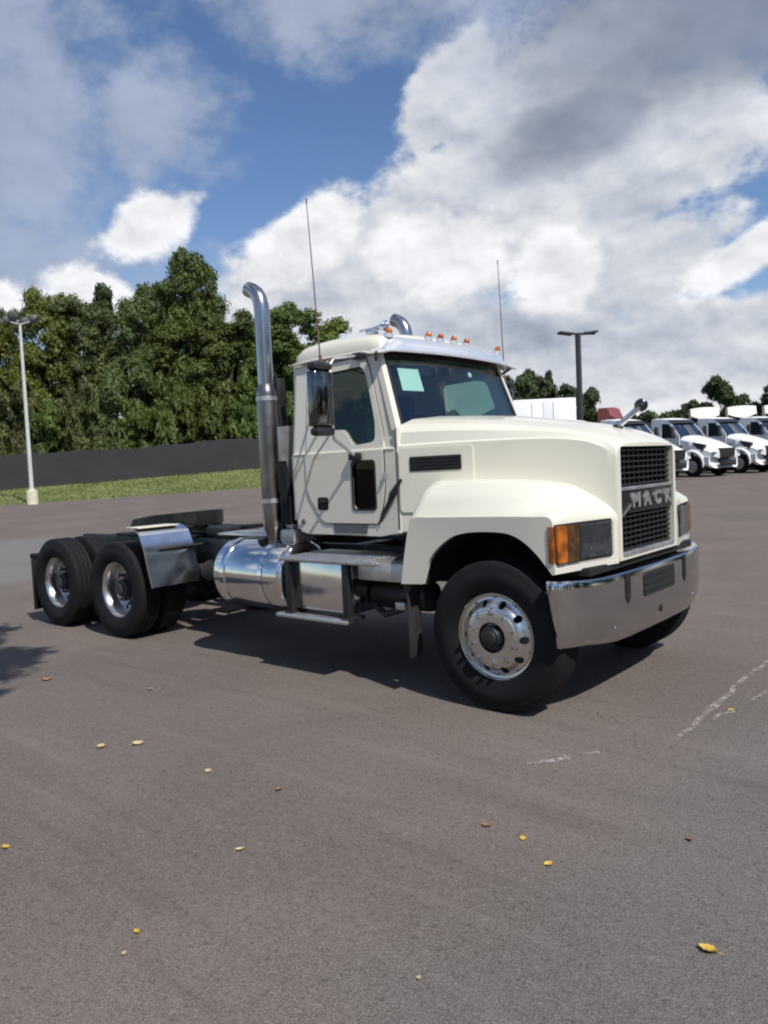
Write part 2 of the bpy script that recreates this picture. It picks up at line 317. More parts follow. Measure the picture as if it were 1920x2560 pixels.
class G:
    """geometry accumulator for ONE part"""
    def __init__(s): s.v = []; s.f = []
    def add(s, v, f):
        b = len(s.v); s.v += [tuple(x) for x in v]; s.f += [tuple(i+b for i in t) for t in f]; return s
    def box(s, x0, x1, y0, y1, z0, z1, bev=0.0, seg=2, rot=None, at=None):
        bm = bmesh.new(); bmesh.ops.create_cube(bm, size=1)
        for v in bm.verts: v.co = Vector(((x0+x1)/2+v.co.x*(x1-x0), (y0+y1)/2+v.co.y*(y1-y0), (z0+z1)/2+v.co.z*(z1-z0)))
        if bev: bmesh.ops.bevel(bm, geom=list(bm.edges), offset=bev, segments=seg, affect='EDGES', profile=0.5)
        return s.bm(bm, rot, at)
    def bm(s, bm, rot=None, at=None):
        bm.verts.index_update(); vs = [v.co.copy() for v in bm.verts]
        if rot is not None: vs = [rot @ v for v in vs]
        if at is not None: vs = [v+Vector(at) for v in vs]
        s.add(vs, [[v.index for v in f.verts] for f in bm.faces]); bm.free(); return s
    def tube(s, path, r, n=12, caps=True):
        path = [Vector(p) for p in path]; rs = r if isinstance(r, (list, tuple)) else [r]*len(path)
        vs = []; fs = []; up = None
        for i, p in enumerate(path):
            t = (path[min(i+1, len(path)-1)]-path[max(i-1, 0)]).normalized()
            if up is None: up = Vector((0, 0, 1)) if abs(t.z) < 0.9 else Vector((1, 0, 0))
            a = t.cross(up).normalized(); up = a.cross(t).normalized()
            for j in range(n):
                an = 2*math.pi*j/n; vs.append(p+(a*math.cos(an)+up*math.sin(an))*rs[i])
        for i in range(len(path)-1):
            for j in range(n): fs.append((i*n+j, i*n+(j+1) % n, (i+1)*n+(j+1) % n, (i+1)*n+j))
        if caps: fs.append(tuple(range(n))); fs.append(tuple((len(path)-1)*n+j for j in range(n)))
        return s.add(vs, fs)
    def lathe(s, prof, c, axis, n=48, closed=False):
        """prof: (radius, height along axis)"""
        ax = Vector(axis).normalized(); a = ax.orthogonal().normalized(); b = ax.cross(a); c = Vector(c); vs = []; fs = []
        k = len(prof)
        for j in range(n):
            an = 2*math.pi*j/n; e = a*math.cos(an)+b*math.sin(an)
            for r, h in prof: vs.append(c+e*r+ax*h)
        for j in range(n):
            j2 = (j+1) % n
            for i in range(k-1 if not closed else k): fs.append((j*k+i, j*k+(i+1) % k, j2*k+(i+1) % k, j2*k+i))
        return s.add(vs, fs)
    def grid(s, rows):
        """rows: list of equally long lists of points"""
        m = len(rows[0]); vs = [p for r in rows for p in r]
        return s.add(vs, [(i*m+j, i*m+j+1, (i+1)*m+j+1, (i+1)*m+j) for i in range(len(rows)-1) for j in range(m-1)])
    def prism(s, poly, fn, d0, d1, holes=(), rim=True):
        """flat polygon (with holes) given thickness; fn(u, v, d) -> xyz"""
        loops = [list(poly)]+[list(h) for h in holes]
        tri = tessellate_polygon([[Vector((u, v, 0)) for u, v in L] for L in loops]); flat = [p for L in loops for p in L]
        for d_ in (d0, d1): s.add([fn(u, v, d_) for u, v in flat], tri)
        if rim:
            for L in loops:
                n = len(L); s.add([fn(u, v, d0) for u, v in L]+[fn(u, v, d1) for u, v in L], [(i, (i+1) % n, n+(i+1) % n, n+i) for i in range(n)])
        return s
    def obj(s, name, material, parent=None, smooth=35, loc=None): return mk(name, s.v, s.f, material, parent, smooth, loc)
def rrect(x0, x1, y0, y1, r, n=5):
    o = []
    for cx, cy, a0 in ((x1-r, y1-r, 0), (x0+r, y1-r, 90), (x0+r, y0+r, 180), (x1-r, y0+r, 270)):
        for i in range(n+1):
            a = math.radians(a0+90*i/n); o.append((cx+r*math.cos(a), cy+r*math.sin(a)))
    return o
def spline(pts, n, closed=False):
    """Catmull-Rom through points (any dimension), n samples"""
    p = np.array(pts, float); k = len(p); ts = np.linspace(0, k-1, n); out = []
    for t in ts:
        i = min(int(t), k-2); u = t-i
        p1, p2 = p[i], p[i+1]; p0 = p[i-1] if i > 0 else 2*p1-p2; p3 = p[i+2] if i+2 < k else 2*p2-p1
        out.append(0.5*((2*p1)+(-p0+p2)*u+(2*p0-5*p1+4*p2-p3)*u*u+(-p0+3*p1-3*p2+p3)*u**3))
    return np.array(out)
def copy_tree(o, parent=None):
    c = o.copy(); COL.objects.link(c); c.parent = parent
    for ch in list(KIDS.get(o.name, ())): copy_tree(ch, c)
    return c
KIDS = {}
def index_kids():
    KIDS.clear()
    for o in bpy.data.objects:
        if o.parent is not None: KIDS.setdefault(o.parent.name, []).append(o)

# ------------------------------------------------------------------ terrain
def sstep(a, b, x): t = min(1, max(0, (x-a)/(b-a))); return t*t*(3-2*t)
def ql(x, y): ex, ey = x-CAM[0], y-CAM[1]; return ex*F2[0]+ey*F2[1], ex*R2[0]+ey*R2[1]
def gz(x, y):
    qd, l = ql(x, y); slope = 0.020+(0.012-0.020)*sstep(-12, 18, l)
    t = max(0.0, qd-14); t = t*t/(2*8) if t < 8 else t-4           # eased start
    return slope*min(t, 75.0+0.0*t)*1.07
def at(px, depth, dz=0.0):
    """ground point under picture column px at a level distance along the view bearing"""
    l = (px-960)/FPX*depth; x = CAM[0]+F2[0]*depth+R2[0]*l; y = CAM[1]+F2[1]*depth+R2[1]*l
    return Vector((x, y, gz(x, y)+dz))
def horizon(px): return 1169-0.0462*(px-955)
def ztop(px, py, depth): return CAM[2]+(horizon(px)-py)/FPX*depth

# ground sheet (asphalt lot), finer near the camera, out to the horizon
def axis_vals():
    a = list(np.arange(0, 60, 2.0))+list(np.arange(60, 160, 8.0))+[160, 220, 320, 500, 800, 1500]
    return sorted(set([-v for v in a]+a))
av = axis_vals(); vs = []; fs = []; n = len(av)
for i, ff in enumerate(av):
    for j, ll in enumerate(av):
        x = CAM[0]+F2[0]*ff+R2[0]*ll; y = CAM[1]+F2[1]*ff+R2[1]*ll; vs.append((x, y, gz(x, y)))
for i in range(n-1):
    for j in range(n-1): fs.append((i*n+j, i*n+j+1, (i+1)*n+j+1, (i+1)*n+j))
tag(mk('asphalt_lot', vs, fs, 'asphalt', smooth=60), kind='structure')

# ------------------------------------------------------------------ THE TRUCK
T = empty('tractor_truck'); tag(T, 'cream day cab tractor truck with black grille and chrome bumper in the foreground', 'truck')
PI = math.pi
def mir(vs): return [(v[0], -v[1], v[2]) for v in vs]

# ---- frame
for s in (-1, 1):
    G().box(-6.75, 0.50, s*0.43-0.04, s*0.43+0.04, 0.74, 1.02, 0.008).obj('frame_rail', 'black_frame', T)
for x in (-6.7, -5.42, -3.6, -2.2, 0.2):
    G().box(x-0.08, x+0.08, -0.39, 0.39, 0.78, 0.98, 0.01).obj('cross_member', 'black_frame', T)
for x in (0.0, -4.764, -6.084):
    g = G(); g.tube([(x, -0.95, 0.52), (x, 0.95, 0.52)], 0.07, 16)
    if x < -1: g.lathe([(0.0, -0.22), (0.12, -0.2), (0.21, -0.1), (0.23, 0), (0.21, 0.1), (0.12, 0.2), (0, 0.22)], (x, 0, 0.54), (1, 0, 0), 24)
    g.obj('axle', 'black_frame', T)
G().box(-1.0, 0.35, -0.36, 0.36, 0.45, 1.35, 0.05).obj('engine_block', 'deep_black', T)
G().tube([(-1.0, 0, 0.72), (-4.6, 0, 0.6)], 0.05, 12).obj('drive_shaft', 'black_frame', T)
for s in (-1, 1):
    g = G(); g.grid([[(-6.35+1.75*t, s*0.5+dy, 0.62+0.16*math.sin(PI*t)) for dy in (-0.05, 0.05)] for t in np.linspace(0, 1, 9)])
    g.grid([[(-6.35+1.75*t, s*0.5+dy, 0.56+0.12*math.sin(PI*t)) for dy in (-0.05, 0.05)] for t in np.linspace(0, 1, 9)]); g.obj('leaf_spring', 'black_frame', T)
    G().box(-0.55, 0.62, s*0.46-0.04, s*0.46+0.04, 0.60, 0.70, 0.01).obj('leaf_spring', 'black_frame', T)

# ---- wheels
def tyre_prof(w, R=0.52, drive=False):
    h = w/2; p = [(0.298, -h*0.72), (0.33, -h*0.86), (0.39, -h), (0.445, -h*0.985), (0.452, -h*0.955), (0.475, -h*0.93), (0.503, -h*0.86), (0.515, -h*0.78)]
    gr = 5 if not drive else 4; xs = np.linspace(-h*0.76, h*0.76, gr+1)
    tread = []
    for i in range(gr):
        a, b = xs[i], xs[i+1]; g = 0.006
        tread += [(R-0.014 if i else R-0.004, a+ (0 if i else 0)), (R, a+g), (R, b-g), (R-0.014 if i < gr-1 else R-0.004, b)]
    return p+tread+[(r, -x) for r, x in reversed(p)]
def disc_ring(r0, r1, hfun, nh, rh, rc, c, out, n=32, rings=3):
    """annulus with nh round hand holes, built from one patch for each sector; out = +-1 along y"""
    vs = []; fs = []; sec = 2*PI/nh
    for s in range(nh):
        base = len(vs)
        for k_ in range(rings+1):
            for i in range(n):
                ph = 2*PI*i/n; ca, sa = math.cos(ph), math.sin(ph)
                hx, hy = rh*ca/rc, rh*sa                       # (theta, r) offsets of the hole rim
                bx = sec/2; byp = r1-rc; bym = rc-r0; dx_, dy_ = ca, sa*rc
                ts = []
                if abs(ca) > 1e-9: ts.append(bx/abs(ca)*1.0)
                if sa > 1e-9: ts.append(byp/(sa*rc)*1.0)
                if sa < -1e-9: ts.append(bym/(-sa*rc)*1.0)
                t = min(ts); ex, ey = ca*t, sa*rc*t
                f = k_/rings; th = s*sec+hx*(1-f)+ex*f; r = rc+hy*(1-f)+ey*f
                vs.append((c[0]+r*math.cos(th), c[1]+out*hfun(r), c[2]+r*math.sin(th)))
            # keep the ring
        # hole wall
        for i in range(n):
            x, y, z = vs[base+i]; vs.append((x, y-out*0.02, z))
        for k_ in range(rings):
            for i in range(n): fs.append((base+k_*n+i, base+k_*n+(i+1) % n, base+(k_+1)*n+(i+1) % n, base+(k_+1)*n+i))
        w = base+(rings+1)*n
        for i in range(n): fs.append((base+i, base+(i+1) % n, w+(i+1) % n, w+i))
    return vs, fs
def wheel(c, out, steer, show=True):
    """c = centre on the outer flange plane; out=-1 right side, +1 left side"""
    ax = (0, out, 0)
    if steer:
        hf = lambda r: -0.012+0.052*sstep(0.268, 0.195, r) if r < 0.268 else -0.012
        g = G(); vs, fs = disc_ring(0.192, 0.270, hf, 10, 0.0255, 0.232, c, out, 32); g.add(vs, fs)
        g.lathe([(0.270, -0.012), (0.276, -0.022), (0.290, -0.018), (0.298, 0.0), (0.306, 0.006), (0.310, -0.004), (0.306, -0.02), (0.25, -0.25)], c, ax, 64)
        g.lathe([(0.192, 0.040), (0.186, 0.046), (0.175, 0.048), (0.105, 0.048), (0.100, 0.042), (0.098, 0.0)], c, ax, 64)
        W = g.obj('wheel', 'aluminium', T, 40)
        G().lathe([(0.0, 0.105), (0.040, 0.103), (0.054, 0.096), (0.058, 0.078), (0.070, 0.076), (0.076, 0.068), (0.078, 0.0)], c, ax, 32).obj('hub', 'grease_steel', W)
        hn = 0.048
    else:
        hf = lambda r: -0.150
        g = G(); vs, fs = disc_ring(0.130, 0.262, hf, 10, 0.0255, 0.225, c, out, 32); g.add(vs, fs)
        g.lathe([(0.262, -0.150), (0.268, -0.140), (0.272, -0.09), (0.276, -0.03), (0.288, -0.015), (0.298, 0.0), (0.306, 0.006), (0.310, -0.004), (0.306, -0.02), (0.29, -0.25)], c, ax, 64)
        W = g.obj('wheel', 'aluminium', T, 40)
        G().lathe([(0.0, -0.010), (0.060, -0.010), (0.074, -0.02), (0.078, -0.04), (0.096, -0.05), (0.100, -0.07), (0.105, -0.14), (0.15, -0.15)], c, ax, 32).obj('hub', 'hub_grey', W)
        hn = -0.150
    w = 0.27; G().lathe(tyre_prof(w, drive=not steer), (c[0], c[1]-out*(w*0.36-0.005), c[2]), ax, 96).obj('tyre', 'rubber', W, 28)
    if show:
        for i in range(10):
            a = 2*PI*(i+0.5)/10; G().lathe([(0, 0.03), (0.012, 0.03), (0.0165, 0.02), (0.0165, 0.0)], (c[0]+0.1675*math.cos(a), c[1]+out*hn, c[2]+0.1675*math.sin(a)), ax, 6).obj('lug_nut', 'aluminium' if steer else 'hub_grey', W, 20)
    return W
for s in (-1, 1):
    wheel((0, s*1.165, 0.52), s, True, s < 0)
    for x in (-4.764, -6.084):
        W = wheel((x, s*1.185, 0.52), s, False, s < 0)
        G().lathe(tyre_prof(0.27, drive=True), (x, s*0.77, 0.52), (0, s, 0), 72).obj('tyre', 'rubber', W, 28)

# ---- front fenders
def fender(s):
    # four rails: arch lip, outer edge, shoulder, root at the hood;  (x, y, z) for the right side
    A = [(-.57, -1.215, .85), (-.535, -1.215, .95), (-.505, -1.215, 1.02), (-.45, -1.215, 1.09), (-.37, -1.215, 1.155), (-.27, -1.215, 1.208), (-.12, -1.215, 1.235), (.09, -1.215, 1.237), (.20, -1.215, 1.215), (.29, -1.215, 1.165), (.37, -1.215, 1.095), (.43, -1.215, 1.025), (.472, -1.21, .97)]
    B = [(-.765, -1.22, .84), (-.74, -1.22, .98), (-.715, -1.22, 1.10), (-.68, -1.22, 1.24), (-.64, -1.22, 1.325), (-.45, -1.22, 1.334), (-.19, -1.22, 1.338), (.05, -1.22, 1.342), (.20, -1.22, 1.343), (.34, -1.22, 1.342), (.47, -1.215, 1.330), (.487, -1.215, 1.20), (.490, -1.21, .975)]
    C = [(-.78, -1.19, .84), (-.76, -1.18, .98), (-.735, -1.17, 1.10), (-.70, -1.14, 1.26), (-.625, -1.02, 1.545), (-.40, -1.00, 1.572), (-.15, -.985, 1.572), (.06, -.945, 1.562), (.20, -.90, 1.544), (.34, -.83, 1.508), (.50, -.90, 1.385), (.548, -.90, 1.20), (.553, -.90, .975)]
    D = [(-.80, -.85, .86), (-.78, -.85, 1.0), (-.755, -.85, 1.12), (-.72, -.85, 1.28), (-.66, -.84, 1.535), (-.40, -.80, 1.578), (-.15, -.735, 1.576), (.06, -.675, 1.566), (.20, -.635, 1.548), (.36, -.60, 1.505), (.60, -.55, 1.335), (.621, -.55, 1.20), (.625, -.55, .975)]
    n = 90; cs = [spline(k, n) for k in (A, B, C, D)]
    rows = []
    for i in range(n):
        a, b, c_, d_ = (k[i] for k in cs)
        lip = a+np.array([0, .035, 0]); lip2 = a+np.array([0, .004, 0])
        # ease b so the edge is a small round, and bulge the shoulder between c and d
        e1 = a*.08+b*.92; e2 = b*.93+c_*.07; m1 = b*.62+c_*.38; m2 = b*.3+c_*.7; m3 = c_*.86+d_*.14; m4 = c_*.45+d_*.55
        top = i/(n-1)
        if 0.30 < top < 0.80:
            w = min(1, (top-.30)/.06, (.80-top)/.10)
            for m_, k_ in ((m1, .020), (m2, .030), (m3, .012)): m_ += np.array([0, -k_*w*0.8, k_*w])
        rows.append([lip, lip2, a, a*.5+b*.5, e1, b, e2, m1, m2, c_, m3, m4, d_])
    if s > 0: rows = [[p*np.array([1, -1, 1]) for p in r] for r in rows]
    f = G().grid(rows).obj('front_fender', 'cream_paint', T, 32)
    # dark liner under it
    n = 24; a = spline(A, n); g = G(); g.grid([[(p[0], s*yy, p[2]+0.012) for yy in (1.19, 0.9, 0.56)] for p in a]); g.grid([[(p[0]*1.02, s*0.56, zz) for zz in (p[2]+0.012, 0.55)] for p in a])
    g.grid([[(-0.58, s*yy, zz) for yy in (1.17, .56)] for zz in (.84, 1.15)])
    g.obj('wheel_well', 'deep_black', f, 60)
    return f
FEND = {s: fender(s) for s in (-1, 1)}

# ---- hood
HS = [(-.95, [(-.97, 1.20), (-.972, 1.55), (-.97, 1.858), (-.957, 1.874), (-.945, 1.965), (-.905, 2.028), (-.76, 2.072), (-.4, 2.103), (0, 2.113)]),
      (-.68, [(-.895, 1.20), (-.897, 1.55), (-.897, 1.861), (-.882, 1.876), (-.866, 1.960), (-.815, 2.018), (-.69, 2.056), (-.36, 2.084), (0, 2.094)]),
      (-.40, [(-.820, 1.20), (-.820, 1.55), (-.820, 1.862), (-.805, 1.876), (-.785, 1.948), (-.730, 1.998), (-.61, 2.031), (-.31, 2.058), (0, 2.066)]),
      (-.15, [(-.751, 1.20), (-.751, 1.55), (-.751, 1.861), (-.736, 1.874), (-.714, 1.931), (-.660, 1.973), (-.54, 2.000), (-.28, 2.024), (0, 2.031)]),
      (.07, [(-.690, 1.20), (-.690, 1.55), (-.690, 1.857), (-.676, 1.869), (-.652, 1.913), (-.595, 1.946), (-.48, 1.968), (-.25, 1.989), (0, 1.995)]),
      (.25, [(-.641, 1.20), (-.641, 1.55), (-.641, 1.846), (-.627, 1.857), (-.605, 1.893), (-.552, 1.919), (-.44, 1.938), (-.22, 1.956), (0, 1.962)]),
      (.40, [(-.600, 1.20), (-.600, 1.55), (-.600, 1.824), (-.588, 1.835), (-.567, 1.864), (-.520, 1.885), (-.42, 1.902), (-.21, 1.918), (0, 1.923)]),
      (.51, [(-.570, 1.20), (-.570, 1.52), (-.570, 1.786), (-.562, 1.798), (-.545, 1.826), (-.505, 1.846), (-.41, 1.862), (-.21, 1.877), (0, 1.881)]),
      (.58, [(-.552, 1.20), (-.552, 1.50), (-.552, 1.738), (-.547, 1.757), (-.535, 1.789), (-.500, 1.812), (-.41, 1.829), (-.20, 1.842), (0, 1.846)]),
      (.615, [(-.543, 1.0), (-.543, 1.45), (-.543, 1.690), (-.541, 1.720), (-.530, 1.758), (-.497, 1.786), (-.41, 1.803), (-.20, 1.815), (0, 1.818)]),
      (.628, [(-.536, 1.0), (-.536, 1.45), (-.536, 1.672), (-.534, 1.705), (-.522, 1.744), (-.490, 1.770), (-.41, 1.786), (-.20, 1.797), (0, 1.800)])]
nx = 60; rails = [spline([(x, s[k][0], s[k][1]) for x, s in HS], nx) for k in range(9)]
rows = []
for i in range(nx):
    half = [rails[k][i] for k in range(9)]; fine = []
    for k in range(8):
        m = 2 if k < 5 else 3
        for t in range(m): fine.append(half[k]*(1-t/m)+half[k+1]*(t/m))
    fine.append(half[8]); rows.append(fine+[p*np.array([1, -1, 1]) for p in reversed(fine[:-1])])
HOOD = G().grid(rows).obj('hood', 'cream_paint', T, 20)
# front frame round the grille opening, with a return inwards
fx = lambda u, v, d_: (d_, u, v)
outer = [(-.536, .985), (.536, .985), (.536, 1.672), (.534, 1.705), (.522, 1.744), (.49, 1.77), (.41, 1.786), (.2, 1.797), (0, 1.80), (-.2, 1.797), (-.41, 1.786), (-.49, 1.77), (-.522, 1.744), (-.534, 1.705), (-.536, 1.672)]
G().prism(outer, fx, .6285, .56, [rrect(-.490, .490, 1.0, 1.772, .03)]).obj('grille_surround', 'cream_paint', HOOD, 25)
# side vent panel on both hood sides
for s in (-1, 1):
    u0 = Vector((-.95, -.97)); u1 = Vector((.58, -.55)); dr = (u1-u0).normalized(); nr = Vector((dr.y, -dr.x))
    def hs(u, v, d_, s=s):
        p = u0+dr*u+nr*d_; return (p.x, s*-p.y, v) if s > 0 else (p.x, p.y, v)
    pan = G().prism(rrect(.012, .61, 1.35, 1.842, .03), hs, -.01, .012).obj('side_panel', 'cream_paint', HOOD, 25)
    v = G().prism(rrect(.105, .520, 1.664, 1.774, .008), hs, .0, .018).obj('hood_vent', 'black_plastic', HOOD, 25)
    for k in range(4):
        z = 1.684+k*.024; G().prism(rrect(.115, .510, z, z+.010, .003, 2), hs, .012, .026).obj('louvre', 'black_plastic', v, 25)
    # rubber hood latch across the cowl seam
    g = G(); pth = [(-.905, s*.995, 1.605), (-.94, s*1.005, 1.56), (-.985, s*1.01, 1.49), (-1.02, s*1.005, 1.44), (-1.09, s*.998, 1.35), (-1.13, s*.992, 1.28)]
    g.tube(pth, [.012, .017, .030, .018, .012, .008], 10); g.obj('hood_latch', 'black_plastic', HOOD)
    G().tube([(-1.06, s*1.0, 1.66), (-1.075, s*1.005, 1.60)], .012, 8).obj('hood_latch_hook', 'dull_alloy', HOOD)

# ---- grille
GR = G().prism(rrect(-.488, .488, 1.0, 1.77, .03), fx, .555, .545).obj('grille', 'deep_black', T)
def bars(z0, z1, nv, nh):
    for i in range(nv):
        y = -.47+.94*(i+.5)/nv; G().box(.566, .590, y-.0055, y+.0055, z0, z1).obj('grille_bar', 'grille_bar', GR, 0)
    for i in range(nh):
        z = z0+(z1-z0)*(i+.5)/nh; G().box(.572, .600, -.488, .488, z-.006, z+.006, .002, 1).obj('grille_bar', 'grille_bar', GR, 0)
bars(1.485, 1.765, 11, 7); bars(1.03, 1.295, 11, 7)
G().box(.57, .625, -.489, .489, 1.463, 1.488, .006).obj('grille_trim', 'dull_alloy', GR)
G().box(.57, .628, -.489, .489, .986, 1.035, .008).obj('grille_trim', 'dull_alloy', GR)
band = G().box(.56, .612, -.488, .488, 1.300, 1.462, .006).obj('name_band', 'grille_black', GR)
G().prism([(-.48, 1.295), (-.455, 1.285), (-.315, 1.352), (-.325, 1.372)], fx, .60, .624).obj('grille_trim', 'chrome', GR)
def letters(text, y0, y1, z0, h, x, parent, material):
    xs = np.linspace(y0, y1, len(text))
    for ch, y in zip(text, xs):
        cu = bpy.data.curves.new('t', 'FONT'); cu.body = ch; cu.size = h*1.42; cu.extrude = .006; cu.offset = .008; cu.align_x = 'CENTER'; cu.resolution_u = 4
        to = bpy.data.objects.new('t', cu); COL.objects.link(to); bpy.context.view_layer.update()
        me = bpy.data.meshes.new_from_object(to.evaluated_get(bpy.context.evaluated_depsgraph_get())); bpy.data.objects.remove(to); bpy.data.curves.remove(cu)
        me.materials.clear(); me.materials.append(M[material])
        for v in me.vertices: v.co = Vector((x+v.co.z, y+v.co.x*1.38, z0+v.co.y))
        me.name = 'name_letter'; link(bpy.data.objects.new('name_letter', me), parent)
letters('MACK', -.215, .385, 1.345, .092, .618, band, 'dull_alloy')

# ---- headlights and turn signals
def front_box(s, y0, y1, z0, z1, d0, d1, r, extra=0.0):
    """rounded plate lying on the swept front face of a fender, from depth d0 to d1 in front of it"""
    def fn(u, v, d_):
        x = .4905+(1.215-u)*.2045; return (x+d_, s*u, v)
    return G().prism(rrect(y0, y1, z0, z1, r, 4), fn, d0, d1)
for s in (-1, 1):
    H = front_box(s, .628, 1.206, 1.036, 1.290, -.03, .004, .012).obj('headlight_bezel', 'deep_black', T)
    H['label'] = 'black framed headlight with amber turn signal'
    front_box(s, .640, .968, 1.050, 1.276, -.02, .007, .012).obj('reflector', 'lamp_reflector', H)
    front_box(s, .655, .955, 1.150, 1.264, .004, .0095, .02).obj('reflector', 'lamp_bowl', H)
    front_box(s, .690, .860, 1.082, 1.122, .004, .0105, .012).obj('reflector', 'aluminium', H)  # bright strip added to stand in for a reflection in the lamp
    front_box(s, .636, .972, 1.046, 1.280, .016, .022, .014).obj('lens', 'lens_clear', H)
    front_box(s, .975, .988, 1.042, 1.284, .003, .020, .004).obj('divider', 'black_plastic', H)
    front_box(s, 1.115, 1.202, 1.044, 1.282, .004, .022, .012).obj('turn_signal', 'amber_lens', H)
    front_box(s, .990, 1.113, 1.044, 1.282, .004, .019, .010).obj('marker_lens', 'brown_lens', H)
    # amber wraps the corner
    G().box(.452, .494, s*1.216-.008, s*1.216+.008, 1.046, 1.280, .006).obj('turn_signal', 'amber_lens', H)

# ---- bumper
def bumper():
    half = [(.45, -1.235), (.50, -1.232), (.53, -1.215), (.560, -1.17), (.598, -1.03), (.632, -.86), (.652, -.68), (.662, -.5), (.666, -.25), (.667, 0)]
    path = half+[(x, -y) for x, y in reversed(half[:-1])]
    prof = [(.0, .915), (.012, .905), (.018, .885), (.020, .86), (.020, .70), (.018, .56), (.010, .49), (.0, .462), (-.02, .452)]
    rows = []
    for i, (x, y) in enumerate(path):
        a = Vector(path[max(0, i-1)]); b = Vector(path[min(len(path)-1, i+1)]); t = (b-a).normalized(); nn = Vector((t.y, -t.x))
        e = abs(y) > 1.2; row = []
        for d_, z in prof:
            # the wrapped ends are cut back on a slant and the lower edge climbs a little at the tips
            zz = z+(0.05*max(0, (.7-z)/.25)*sstep(.62, 1.2, abs(y))); xx = x+nn.x*d_
            if x < .5 and abs(y) > 1.2: xx = x+(.885-z)*.20
            row.append((xx, y+nn.y*d_, zz+.02*sstep(.9, 1.25, abs(y))*(z > .8)))
        row = [(row[0][0]-.06*(1 if not e else .2), row[0][1]*(1 if not e else .97), row[0][2]-.004)]+row; rows.append(row)
    b = G().grid(rows).obj('bumper', 'bumper_steel', T, 30)
    hy = [-y for x, y in half]; hx = [x for x, y in half]
    fb = lambda u, v, d_: (float(np.interp(abs(u), hy[::-1], hx[::-1]))+.0205+d_, u, v)
    for y in (-.545, .535):
        G().prism([(y-.035, .895), (y+.035, .895), (y+.035, .745), (y, .70), (y-.035, .745)], fb, -.01, .005).obj('tow_slot', 'deep_black', b)
    p = G().prism(rrect(-.285, .30, .705, .872, .02), fb, -.012, .005).obj('air_opening', 'black_plastic', b)
    for k in range(3):
        for yy in np.linspace(-.27, .285, 2): pass
        G().box(.690, .700, -.27, .285, .735+k*.05, .742+k*.05).obj('slat', 'grille_bar', p, 0)
    G().lathe([(0, .006), (.026, .006), (.030, .0)], (.685, .02, .575), (1, 0, 0), 24).obj('tow_pin_hole', 'deep_black', b)
    for y in (-.74, .76): G().lathe([(0, .006), (.010, .005), (.014, .0)], (fb(y, 0, 0)[0], y, .565), (1, 0, 0), 12).obj('bolt', 'chrome', b)
    G().box(.40, .60, -.8, .8, .70, .90, .01).obj('bumper_mount', 'deep_black', b)
    return b
bumper()
G().box(.35, .60, -.95, .95, .93, .985, .01).obj('splash_panel', 'deep_black', T)

# ---- cab
def ys(z): return .98 if z < 1.84 else .965-(z-1.84)*.10
def lower(s): return lambda u, v, d_: (u, s*(.98+d_), v)
def upper(s): return lambda u, v, d_: (u, s*(ys(max(v, 1.8401))+d_), v)
CAB = G().box(-2.09, -.99, -.95, .95, 1.17, 1.215, .005).obj('cab', 'cream_paint', T)
low = [(-.965, 1.19), (-1.15, 1.16), (-1.98, 1.165), (-2.06, 1.20), (-2.10, 1.28), (-2.11, 1.40), (-2.11, 1.84), (-.965, 1.84)]
door_low = [(-1.085, 1.842), (-1.082, 1.55), (-1.105, 1.42), (-1.14, 1.30), (-1.17, 1.262), (-1.74, 1.262), (-1.79, 1.29), (-1.93, 1.49), (-1.95, 1.56), (-1.955, 1.842)]
win = [(-1.82, 2.505), (-1.36, 2.522), (-1.325, 2.508), (-1.283, 2.435), (-1.231, 2.25), (-1.184, 2.07), (-1.176, 1.955), (-1.185, 1.922), (-1.215, 1.906), (-1.375, 1.892), (-1.41, 1.90), (-1.447, 1.930), (-1.505, 2.005), (-1.54, 2.026), (-1.82, 2.034), (-1.85, 2.06), (-1.85, 2.48)]
win_in = [(x*.965-.053, (z-2.2)*.945+2.2) for x, z in win]
up_out = [(-.975, 1.845), (-.975, 2.01), (-1.155, 2.60), (-1.17, 2.64), (-2.10, 2.64), (-2.11, 2.60), (-2.11, 1.845)]
door_up = [(-1.085, 1.848), (-1.10, 1.98), (-1.255, 2.50), (-1.295, 2.575), (-1.36, 2.595), (-1.92, 2.575), (-1.955, 2.54), (-1.955, 1.848)]
peep = rrect(-1.412, -1.178, 1.376, 1.757, .03); hand = rrect(-1.825, -1.703, 1.369, 1.476, .018)
